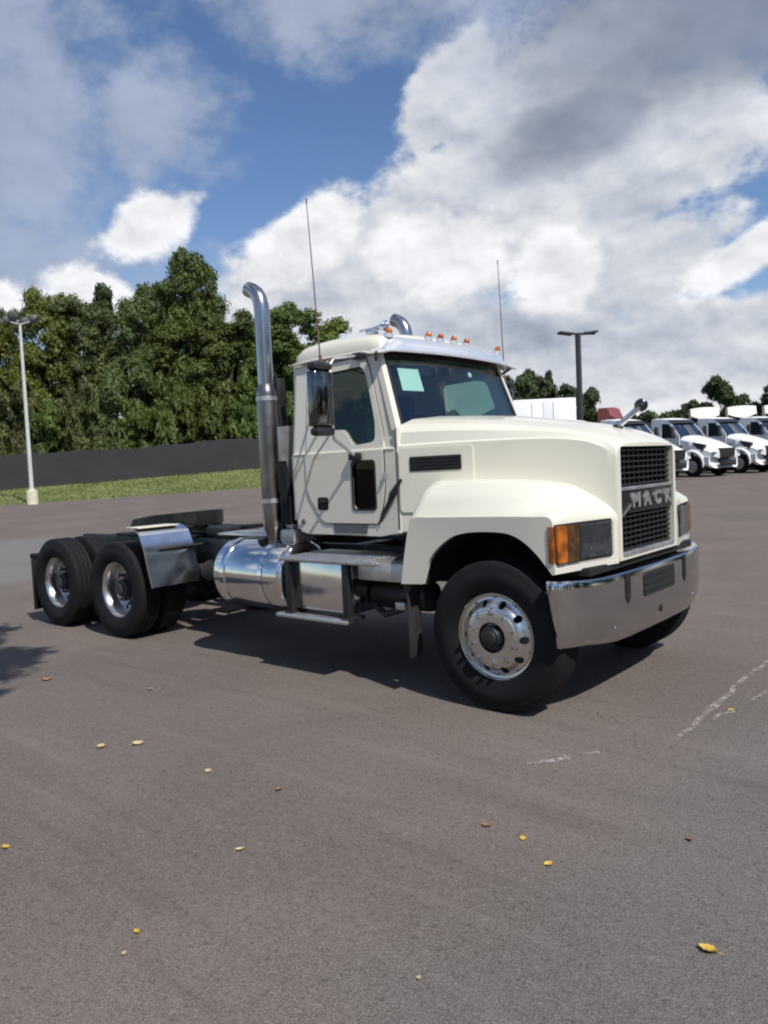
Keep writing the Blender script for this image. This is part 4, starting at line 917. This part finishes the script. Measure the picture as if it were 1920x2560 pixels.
def proto(kind):
    if kind in PROTO: return PROTO[kind]
    spec = {'broad_a': (16, 4.6, 46000, .21, 'leaf_green', .04, 54, 11), 'broad_b': (16, 4.4, 46000, .21, 'leaf_green', .03, 50, 23), 'olive': (16, 4.8, 46000, .20, 'leaf_olive', .03, 54, 35),
            'yellow': (16, 4.6, 42000, .21, 'leaf_yellow', .04, 50, 47), 'dark': (16, 4.4, 42000, .21, 'leaf_dark', .03, 50, 59), 'airy': (16, 4.8, 40000, .21, 'leaf_green', .25, 64, 64),
            'pine': (16, 3.4, 26000, .22, 'leaf_dark', .05, 70, 71), 'bush': (5, 2.9, 6000, .24, 'leaf_green', -.05, 20, 83), 'bush_olive': (5, 2.9, 6000, .24, 'leaf_olive', -.05, 20, 95), 'far': (12, 4.8, 16000, .36, 'leaf_dark', .0, 44, 101)}[kind]
    H, W, nl, sz, mt, base, lb, sd = spec
    cm, C_ = crown_mesh('crown_'+kind, H, W, nl, sz, mt, base, lb, sd, spiky=kind == 'pine')
    tg = trunk_geo(H, C_, sd, .28 if H > 8 else .08); tm = tg.obj('tmp', 'bark', None, 60); td = tm.data; bpy.data.objects.remove(tm)
    PROTO[kind] = (H, W, cm, td); return PROTO[kind]
def tree(px, py, depth, rpx, kind, label, group, name='tree', rz=None, sink=0.0):
    H, W, cm, td = proto(kind); p = at(px, depth)
    if group == 'trees behind the fence' or group == 'shrubs behind the fence': p.z = max(p.z, 1.5)
    zt = ztop(px, py, depth); sz = (zt-p.z)/(H*.99); sw = rpx/FPX*depth/(W*1.12)
    o = empty(name, p, random.uniform(0, 6.28) if rz is None else rz); o.scale = (sw, sw, sz)
    for nm, me in (('crown', cm), ('trunk', td)): link(bpy.data.objects.new(nm, me), o)
    tag(o, label, 'tree' if name == 'tree' else 'shrub', group); return o
GT = 'trees behind the fence'
TL = [(-150, 690, 64, 130, 'broad_b', 'green tree cut off by the left edge of the picture'),
      (-25, 725, 62, 105, 'yellow', 'yellow green tree at the left edge behind the pale lamp pole'),
      (70, 760, 70, 85, 'dark', 'dark tree showing just right of the pale lamp post head'),
      (150, 715, 62, 95, 'yellow', 'light topped tree standing right of the pale lamp post'),
      (235, 745, 63, 105, 'olive', 'broad dull olive tree left of the pointed evergreen'),
      (292, 705, 72, 70, 'pine', 'dark pointed evergreen rising between the rounded crowns'),
      (355, 735, 64, 95, 'olive', 'olive green tree right of the pointed evergreen'),
      (415, 700, 70, 75, 'broad_b', 'green tree just left of the tallest crown'),
      (500, 642, 68, 105, 'airy', 'tallest tree with sky gaps through its crown'),
      (470, 800, 66, 110, 'broad_a', 'leafy tree standing below the tallest crown'),
      (590, 785, 68, 120, 'broad_b', 'green tree beside the exhaust stack'),
      (660, 772, 72, 115, 'broad_a', 'tree directly behind the exhaust stack'),
      (742, 756, 72, 125, 'broad_a', 'rounded tree above the rear corner of the cab roof'),
      (835, 796, 74, 115, 'yellow', 'lighter tree behind the front of the cab roof'),
      (930, 845, 78, 115, 'broad_b', 'tree hidden behind the middle of the cab roof'),
      (1040, 900, 76, 90, 'broad_a', 'tree seen through the windshield of the cream truck')]
for a in TL: tree(*a, GT)
GS = 'shrubs behind the fence'
sh_x = [-70, 10, 75, 140, 215, 285, 350, 430, 500, 570, 640, 720, 800, 880, 960]
SHL = ['shrub behind the fence beyond the left edge', 'leftmost shrub behind the fence, left of the pale lamp post', 'shrub behind the fence right behind the pale lamp post', 'first shrub behind the fence right of the pale lamp post', 'second shrub behind the fence right of the pale lamp post', 'third shrub behind the fence right of the pale lamp post', 'fourth shrub behind the fence right of the pale lamp post', 'fifth shrub behind the fence right of the pale lamp post', 'sixth shrub behind the fence right of the pale lamp post', 'shrub behind the fence just left of the exhaust stack', 'shrub behind the fence hidden by the exhaust stack', 'shrub behind the fence hidden by the rear of the cab', 'shrub behind the fence hidden by the cab door', 'shrub behind the fence seen through the cab window', 'shrub behind the fence hidden by the windshield']
for i, x in enumerate(sh_x):
    py = 985+18*math.sin(i*2.3)-x*.02
    tree(x, py-30*(i % 3 == 1), 54+x*.0094+3.2, 62, 'bush_olive' if x < 330 and i % 3 else 'bush', SHL[i], GS, 'shrub')
GR_ = 'trees beyond the parked trucks'
for a in [(1305, 930, 105, 66, 'far', 'left tree of the clump above the white trailer'), (1358, 940, 110, 60, 'far', 'middle tree of the clump above the white trailer'), (1384, 922, 112, 30, 'pine', 'narrow pointed tree above the white trailer'),
          (1420, 960, 108, 62, 'far', 'tree just left of the dark lamp pole'), (1465, 972, 112, 56, 'far', 'tree directly behind the dark lamp pole'),
          (1818, 942, 100, 66, 'far', 'round dark tree rising above the parked white trucks'), (1765, 1000, 104, 52, 'far', 'low tree left of the round tree above the parked trucks'), (1866, 988, 106, 55, 'far', 'low tree right of the round tree above the parked trucks'), (1930, 958, 100, 58, 'far', 'dark tree cut off by the right edge of the picture')]:
    tree(*a, GR_)
# far wood along the horizon
def far_wood():
    r = np.random.default_rng(5); nl = 22000; dpt = r.uniform(135, 160, nl); px = r.uniform(850, 2300, nl)
    top = 1040+8*np.sin(px*.021)+6*np.sin(px*.053+1)+4*np.sin(px*.13)-(px-1500)*.025; u = r.uniform(0, 1, nl)**.8
    l = (px-960)/FPX*dpt; x = CAM[0]+F2[0]*dpt+R2[0]*l; y = CAM[1]+F2[1]*dpt+R2[1]*l
    zt = CAM[2]+((1169-0.0462*(px-955))-top)/FPX*dpt; z = .6+(zt-.6)*u
    P = np.stack([x, y, z], 1); nrm = r.normal(size=(nl, 3))+np.array([0, 0, .4]); nrm /= np.linalg.norm(nrm, axis=1)[:, None]
    t1 = np.cross(nrm, r.normal(size=(nl, 3))); t1 /= np.linalg.norm(t1, axis=1)[:, None]; t2 = np.cross(nrm, t1); s = r.uniform(.5, 1.1, nl)[:, None]
    V = np.stack([P-t1*s, P+t2*s*.5, P+t1*s, P-t2*s*.5], 1).reshape(-1, 3); return V, np.arange(nl*4).reshape(-1, 4)
tag(link(bpy.data.objects.new('far_wood', fast_mesh('far_wood', *far_wood(), 'leaf_dark'))), 'low dark line of woods along the horizon', 'woods', kind='stuff')

# ---- lamp poles
def pale_pole():
    p = at(84, 43.6); o = empty('lamp_post', p); tag(o, 'tall pale grey lamp post with round lamps on the grass edge', 'lamp post', 'lamp posts of the lot')
    H = ztop(60, 815, 43.6)-p.z
    G().lathe([(0, .78), (.28, .78), (.31, .75), (.31, -.2), (0, -.2)], (0, 0, 0), (0, 0, 1), 20).obj('footing', 'concrete', o)
    G().tube([(0, 0, .7), (0, 0, H*.5), (0, 0, H)], [.12, .10, .075], 14).obj('pole', 'pole_grey', o)
    G().lathe([(.18, .72), (.18, .80), (.12, .82)], (0, 0, .06), (0, 0, 1), 16).obj('base_plate', 'pole_grey', o)
    for i, a in enumerate((0.2, PI-.2, PI/2, -PI/2)):
        dr = Vector((R2[0]*math.cos(a)+F2[0]*math.sin(a), R2[1]*math.cos(a)+F2[1]*math.sin(a), 0)); c_ = dr*.72+Vector((0, 0, H+.28))
        arm = G().tube([(0, 0, H-.05), dr*.35+Vector((0, 0, H+.05)), dr*.62+Vector((0, 0, H+.16))], .035, 8).obj('arm', 'pole_grey', o)
        G().lathe([(0, -.20), (.16, -.17), (.25, -.02), (.27, .08), (.25, .16), (.13, .21), (0, .23)], c_, dr+Vector((0, 0, -.5)), 18).obj('lamp_head', 'lamp_head', arm)
    return o
pale_pole()
def dark_pole():
    p = at(1459, 46); o = empty('lamp_post', p); tag(o, 'tall dark lamp post with a flat crosswise head behind the hood', 'lamp post', 'lamp posts of the lot')
    H = ztop(1459, 838, 46)-p.z; rr = Vector((R2[0], R2[1], 0)); ff = Vector((F2[0], F2[1], 0))
    G().box(-.13, .13, -.13, .13, -.2, H, .02).obj('pole', 'pole_dark', o)
    dv = (rr*.98+ff*.25).normalized(); b = Matrix(((dv.x, -dv.y, 0), (dv.y, dv.x, 0), (0, 0, 1)))
    G().box(-1.1, 1.1, -.09, .09, H-.05, H+.06, .02, rot=b).obj('cross_arm', 'pole_dark', o)
    for s in (-1, 1):
        rot = b @ Matrix.Rotation(-s*.12, 3, 'Y'); G().box(-.42, .42, -.28, .28, -.07, .07, .04, rot=rot, at=b @ Vector((s*.78, 0, H+.02+(.05 if s > 0 else 0)))).obj('lamp_head', 'pole_dark', o)
dark_pole()

# ---- parked tractor trucks (sloping hoods)
def parked(paint='white_paint', name='parked_truck', high=False, vents=True):
    o = empty(name); W = 1.02
    prof = [(1.18, .95), (1.20, 1.25), (1.12, 1.42), (.7, 1.62), (.2, 1.83), (-.3, 2.0), (-.85, 2.14)]
    rows = []
    for x, z in spline(prof, 22):
        w = 1.04-.12*sstep(.3, 1.2, x)-.10*sstep(.2, -.85, x); zb = .95 if x > .62 else (1.22 if x > -.55 else .95)
        half = [(x, -w-.10*sstep(-.6, .1, x), zb), (x, -w-.10*sstep(-.6, .1, x), max(zb+.02, min(z-.28, 1.34))), (x, -w+.05, max(zb+.03, z-.22)), (x, -w+.22, z-.05), (x, -.4, z+.02), (x, 0, z+.035)]
        rows.append(half+[(a, -b, c_) for a, b, c_ in reversed(half[:-1])])
    hood = G().grid(rows).obj('hood', paint, o, 35)
    # fender arches
    for s in (-1, 1):
        g = G(); arc = [( .62*math.cos(a), .52+.70*math.sin(a)) for a in np.linspace(-.15, PI+.15, 20)]
        g.grid([[(x, s*1.20, z), (x*1.12, s*1.21, z+.05+.02), (x*1.2, s*1.12, z+.16), (x*1.1, s*.9, z+.2)] for x, z in arc]); g.obj('fender', paint, o, 40)
        G().grid([[(x, s*1.19, z), (x, s*.6, z)] for x, z in arc]).obj('wheel_well', 'deep_black', o, 60)
        if vents: G().prism([(-.02, 1.74), (.70, 1.60), (.62, 1.26), (.36, 1.34)], lambda u, v, d_: (u, s*(.99+.10*(1.74-v)+d_), v), -.10, .09).obj('side_vent', 'black_plastic', hood)
        G().box(1.12, 1.2, *sorted((s*1.06, s*.72)), 1.02, 1.24, .04).obj('headlight', 'lens_clear', o)
        G().box(1.06, 1.185, *sorted((s*1.055, s*.73)), 1.03, 1.23, .03).obj('headlight_housing', 'dull_alloy', o)
    G().prism([(-.56, .95), (.56, .95), (.66, 1.40), (-.66, 1.40)], lambda u, v, d_: (d_, u, v), 1.10, 1.215).obj('grille', 'grille_black', o)
    for k in range(5): G().box(1.212, 1.224, -.56, .56, 1.0+k*.08, 1.015+k*.08).obj('grille_bar', 'grille_bar', o, 0)
    G().prism([(-1.16, .98), (1.16, .98), (1.16, .60), (.9, .42), (-.9, .42), (-1.16, .60)], lambda u, v, d_: (d_-.30*(abs(u)/1.16)**2.5, u, v), 1.0, 1.28).obj('bumper', paint, o, 30)
    G().box(1.16, 1.29, -.62, .62, .52, .80, .03).obj('lower_grille', 'grille_black', o)
    # cab with raked screen
    rt = 3.05 if not high else 3.9
    side = [(-.80, 1.15), (-.80, 2.10), (-1.42, 2.86), (-1.6, 3.0), (-2.0, rt), (-2.6, rt+.02), (-2.62, 1.15)]
    cab = G()
    for s in (-1, 1): cab.prism(side, lambda u, v, d_: (u, s*(1.03-.10*sstep(2.1, 3.1, v)+d_), v), -.04, 0, [[(-1.02, 2.12), (-1.50, 2.78), (-1.95, 2.80), (-1.95, 2.05), (-1.1, 2.02)]])
    tp = [(-1.42, 2.86), (-1.6, 3.0), (-2.0, rt), (-2.6, rt+.02), (-2.62, 1.15)]
    cab.grid([[(x, u*(1.03-.10*sstep(2.1, 3.1, z)), z+.07*(1-u*u)*(z > 2.9)) for u in np.linspace(-1, 1, 9)] for x, z in tp]); C_ = cab.obj('cab', paint, o, 40)
    for s in (-1, 1):
        G().prism([(-1.02, 2.12), (-1.50, 2.78), (-1.95, 2.80), (-1.95, 2.05), (-1.1, 2.02)], lambda u, v, d_: (u, s*(1.01-.10*sstep(2.1, 3.1, v)+d_), v), -.025, -.015, rim=False).obj('side_window', 'dark_glass', C_, 0)
        G().tube([(-.98, s*1.0, 2.45), (-1.0, s*1.25, 2.5)], .03, 8).obj('mirror_arm', 'black_plastic', o)
        G().box(-1.08, -.95, s*1.33-.10, s*1.33+.10, 2.0, 2.62, .04).obj('mirror', 'black_plastic', o)
    G().grid([[(-.82-.60*v+.16*(1-u*u), u*(.96-.05*v), 2.12+.72*v) for u in np.linspace(-1, 1, 9)] for v in np.linspace(0, 1, 5)]).obj('windshield', 'parked_glass', C_, 60)
    G().grid([[(-1.40+.18*(1-u*u), u*.94, 2.84), (-1.34+.22*(1-u*u), u*.97, 2.80), (-1.44+.2*(1-u*u), u*.95, 2.92), (-1.6+.1*(1-u*u), u*.94, 3.0)] for u in np.linspace(-1, 1, 9)]).obj('visor', 'black_plastic', C_, 40)
    G().box(-2.55, -1.0, -.95, .95, 1.2, 2.0).obj('interior', 'interior', C_)
    if high: G().grid([[(x, u*.92, z) for u in (-1, -.4, .4, 1)] for x, z in ((-1.55, 3.02), (-1.9, 3.62))]).obj('skylight', 'dark_glass', C_)
    G().box(-6.2, 1.0, -.45, .45, .72, 1.0, .01).obj('frame', 'black_frame', o)
    for s in (-1, 1):
        G().lathe([(0, -.55), (.28, -.53), (.32, -.48), (.32, .48), (.28, .53), (0, .55)], (-2.1, s*.86, .78), (1, 0, 0), 24).obj('fuel_tank', 'tank_alloy', o)
        for x in (0, -4.4, -5.7):
            w = G().lathe([(0, .02), (.10, .02), (.12, -.02), (.20, .0), (.29, -.03), (.30, .0), (.31, -.02), (.31, -.1)], (x, s*1.15, .52), (0, s, 0), 24).obj('wheel', 'dull_alloy', o)
            G().lathe([(.30, -.02), (.36, 0), (.46, .0), (.51, -.04), (.52, -.08), (.52, -.24), (.50, -.27), (.3, -.27)], (x, s*1.16, .52), (0, s, 0), 28).obj('tyre', 'rubber', w)
    return o
glass_mat('parked_glass', (0.20, 0.27, 0.28), 1.0, ior=3.4)
P1 = parked(); P2 = parked('offwhite_paint', 'parked_truck', True); P3_ = parked('red_paint', 'parked_truck', True)
index_kids()
def place(o, px, depth, label, group, rz=0.0):
    p = at(px, depth); o.location = p; o.rotation_euler = (0, 0, rz); tag(o, label, 'truck', group)
GP = 'white trucks parked in a row'
base_p = at(1770, 45)
labs = ['parked white truck almost hidden behind the hood of the cream truck', 'nearest parked white truck, its black grille beside the cream truck', 'second parked white truck in the row, black vent on its hood', 'third parked white truck in the row, whole hood showing near the right edge', 'fourth parked white truck in the row, cut off by the right edge']
for i in range(-2, 3):
    o = P1 if i == -2 else copy_tree(P1); x, y = base_p.x+4.35*i*math.cos(math.radians(72)), base_p.y+4.35*i*math.sin(math.radians(72)); o.location = (x, y, gz(x, y)); o.rotation_euler = (0, 0, math.radians(-18)); o.scale = (1.13, 1.13, 1.13); tag(o, labs[i+2], 'truck', GP)
GP2 = 'tall trucks parked behind the white row'
b2 = at(1782, 53)
for i in range(4):
    o = P2 if i == 0 else copy_tree(P2); x, y = b2.x+2.62*i*R2[0], b2.y+2.62*i*R2[1]; o.location = (x, y, gz(x, y)); o.rotation_euler = (0, 0, math.radians(-62)); o.scale = (1.0, 1.0, 1.12)
    tag(o, ['cream high roof truck at the left end of the back row', 'second cream high roof truck behind the white row', 'third cream high roof truck behind the white row', 'cream high roof truck at the right edge behind the white row'][i], 'truck', GP2)
place(P3_, 1618, 58, 'red high roof truck behind the hood ornament', None); P3_.scale = (1.2, 1.2, 1.25)

# ---- white box trailer behind the hood
def trailer():
    p = at(1366, 33); ang = math.atan2(-F2[1], -F2[0]); o = empty('box_trailer', p, ang); tag(o, 'plain white box trailer seen end on behind the hood', 'trailer')
    H = ztop(1366, 998, 33)-p.z; w = 1.42
    b = G().box(-12, 0, -w, w, 1.15, H, .03).obj('body', 'white_paint', o)
    for s in (-1, 1):
        d_ = G().box(0, .03, *sorted((s*.02, s*(w-.05))), 1.2, H-.08, .01).obj('rear_door', 'white_paint', o)
        G().tube([(.05, s*.45, 1.2), (.05, s*.45, H-.12)], .018, 8).obj('lock_rod', 'white_paint', d_)
        G().box(.03, .07, s*.45-.06, s*.45+.06, 2.0, 2.08, .01).obj('lock_handle', 'black_plastic', d_)
        for x in (-1.6, -2.9):
            wv = G().lathe([(0, 0), (.2, -.03), (.3, 0)], (x, s*1.2, .52), (0, s, 0), 20).obj('wheel', 'dull_alloy', o); G().lathe([(.3, 0), (.46, 0), (.52, -.06), (.52, -.5), (.3, -.5)], (x, s*1.2, .52), (0, s, 0), 24).obj('tyre', 'rubber', wv)
    G().box(-12, 0, -.5, .5, .85, 1.15).obj('chassis', 'black_frame', o); G().box(0, .08, -w, w, .55, .67, .01).obj('underride_bar', 'galvanised', o)
    for x in (-10, -9.7): G().box(x-.06, x+.06, -.6, .6, 0, .9).obj('landing_leg', 'galvanised', o)
trailer()

# ---- tree beside the photographer whose shadow tips reach the picture
def near_tree():
    cm, C_ = crown_mesh('crown_near', 9.5, 1.5, 6000, .12, 'leaf_green', .80, 18, 131)
    # it leans out over the lot: the foot stands further back than the crown
    o = empty('tree', (-.35, -6.25, 0)); tag(o, 'leafy tree whose branch shadow falls at the left edge of the lot', 'tree')
    off = Vector((1.21, 1.33, 0)); cr = link(bpy.data.objects.new('crown', cm), o); cr.location = off
    pts = [Vector((0, 0, -.3)), Vector((.08, .05, 1.5)), Vector((.22, .25, 3.2)), Vector((.50, .52, 5.0)), Vector((.85, .92, 6.6)), off+Vector((0, 0, 8.2))]
    g = G().tube(pts, [.17, .14, .12, .10, .08, .04], 10)
    for c_ in C_[::2]: e = Vector(c_)+off; g.tube([pts[4], pts[4].lerp(e, .5)+Vector((0, 0, .12)), e], [.04, .025, .008], 6)
    g.obj('trunk', 'bark', o, 60)
near_tree()

# ---- markings and stains on the asphalt
def ribbon(pts, w, z): 
    pts = [Vector((*p, 0)) for p in pts]; rows = []
    for i, p in enumerate(pts):
        t = (pts[min(i+1, len(pts)-1)]-pts[max(0, i-1)]).normalized(); nn = Vector((-t.y, t.x, 0)); ww = w*(.6+.6*random.random()); rows.append([(p.x+nn.x*ww, p.y+nn.y*ww, z), (p.x-nn.x*ww, p.y-nn.y*ww, z)])
    return rows
def gp(px, py):
    """ground point under a picture position (level lot near the truck)"""
    d_ = _f+_r*((px-960)/FPX)-_u*((py-1280)/FPX); t = -CAM[2]/d_.z; return (CAM[0]+d_.x*t, CAM[1]+d_.y*t)
def wig(a, b, n, amp):
    a, b = gp(*a), gp(*b); return [(a[0]+(b[0]-a[0])*t+random.gauss(0, amp), a[1]+(b[1]-a[1])*t+random.gauss(0, amp)) for t in np.linspace(0, 1, n)]
for a, b, w in (((1690, 1850), (1925, 1645), .024), ((1320, 1912), (1500, 1880), .022), ((1780, 1800), (1925, 1725), .012)):
    tag(G().grid(ribbon(wig(a, b, 24, .012), w, .004)).obj('worn_line', 'worn_line_paint', None, 0), kind='structure')

# ---- fallen leaves
def leaf(px, py, L_, material, label, rz):
    x, y = gp(px, py); o = G(); r = random.Random(px); n = 9; rows = []; curl = r.uniform(.25, .6)
    for i in range(n):
        t = i/(n-1); w = .36*math.sin(PI*min(1, t*.98+.01))**.8*(1+.16*math.sin(t*21)); z = curl*.35*(t-.5)**2+.05
        rows.append([((t-.5)*L_, -w*L_, (z+curl*.30)*L_), ((t-.5)*L_, -w*.5*L_, (z+curl*.08)*L_), ((t-.5)*L_, 0, z*L_*.6), ((t-.5)*L_, w*.5*L_, (z+curl*.07)*L_), ((t-.5)*L_, w*L_, (z+curl*.26)*L_)])
    o.grid(rows); o.grid([[(a, b, c_-.0012) for a, b, c_ in rw] for rw in rows])
    b = o.obj('fallen_leaf', material, None, 60, (x, y, .002)); b.rotation_euler = (r.uniform(-.15, .15), r.uniform(-.15, .15), rz)
    G().tube([(L_*.48, 0, .05*L_), (L_*.62, .03*L_, .06*L_), (L_*.78, .08*L_, .03*L_)], L_*.018, 5).obj('stalk', material, b)
    tag(b, label, 'leaf', 'leaves fallen on the asphalt')
sc_ = 1920/1659
LV = [(1530, 2055, .085, 'fallen_yellow', 'largest yellow fallen leaf near the lower right corner'), (1130, 1813, .05, 'fallen_yellow', 'yellow fallen leaf below the front wheel, upper of the pair'), (1185, 1868, .055, 'fallen_yellow', 'yellow fallen leaf below the front wheel, lower of the pair'),
      (1050, 1785, .06, 'fallen_rust', 'rusty brown fallen leaf left of the yellow pair'), (218, 1615, .085, 'fallen_tan', 'left one of two pale fallen leaves below the rear wheels'), (298, 1608, .095, 'fallen_tan', 'right one of two pale fallen leaves below the rear wheels'),
      (450, 1667, .065, 'fallen_tan', 'small tan fallen leaf right of the two pale leaves'), (602, 1707, .06, 'fallen_rust', 'brownish fallen leaf below the fuel tank'), (518, 1837, .055, 'fallen_tan', 'pale fallen leaf alone in the middle of the lot at left'),
      (295, 2015, .04, 'fallen_yellow', 'tiny yellow leaf at the lower left'), (905, 2115, .032, 'fallen_tan', 'tiny pale leaf at the bottom centre'), (100, 1470, .10, 'fallen_rust', 'reddish leaf beside the branch shadow at left'),
      (325, 1490, .07, 'fallen_tan', 'small leaf between the branch shadow and the fuel tank'), (1490, 1815, .05, 'fallen_rust', 'rusty leaf at the right below the worn line'), (1580, 1535, .07, 'fallen_yellow', 'yellowish leaf on the worn line at right'), (12, 1832, .06, 'fallen_yellow', 'yellow leaf at the left edge of the picture'), (268, 2062, .035, 'fallen_tan', 'tiny tan leaf at the lower left below the yellow one')]
for i, (x, y, l_, m_, lb) in enumerate(LV): leaf(x*sc_, y*sc_, l_*.78, m_, lb, i*2.1)

# ---- trees across the lot behind the photographer (they show in the chrome and the glass)
for i, (x, y, kd, sc, lb) in enumerate([(34, -13, 'broad_a', .85, 'first tree across the lot from the truck nose'), (37, -4, 'olive', .95, 'second tree across the lot from the truck nose'), (38, 6, 'broad_b', .9, 'third tree across the lot from the truck nose'), (36, 15, 'broad_a', 1.0, 'fourth tree across the lot from the truck nose'),
        (30, -23, 'yellow', .8, 'tree across the lot behind the photographer to the right'), (20, -33, 'broad_b', .9, 'tree across the lot straight behind the photographer'), (8, -39, 'dark', .95, 'tree across the lot behind the photographer to the left'), (-6, -40, 'broad_a', .9, 'leftmost tree across the lot behind the photographer'), (36, 25, 'olive', .9, 'fifth tree across the lot from the truck nose'), (31, 34, 'broad_b', 1.0, 'sixth tree across the lot from the truck nose'), (24, 41, 'dark', .9, 'seventh tree across the lot from the truck nose'), (15, 47, 'broad_a', .95, 'eighth tree across the lot from the truck nose')]):
    H, W, cm, td = proto(kd); o = empty('tree', (x, y, gz(x, y)), i*1.3); o.scale = (sc*1.25, sc*1.25, sc*.8)
    for nm, me in (('crown', cm), ('trunk', td)): link(bpy.data.objects.new(nm, me), o)
    tag(o, lb, 'tree', 'trees across the lot behind the photographer')
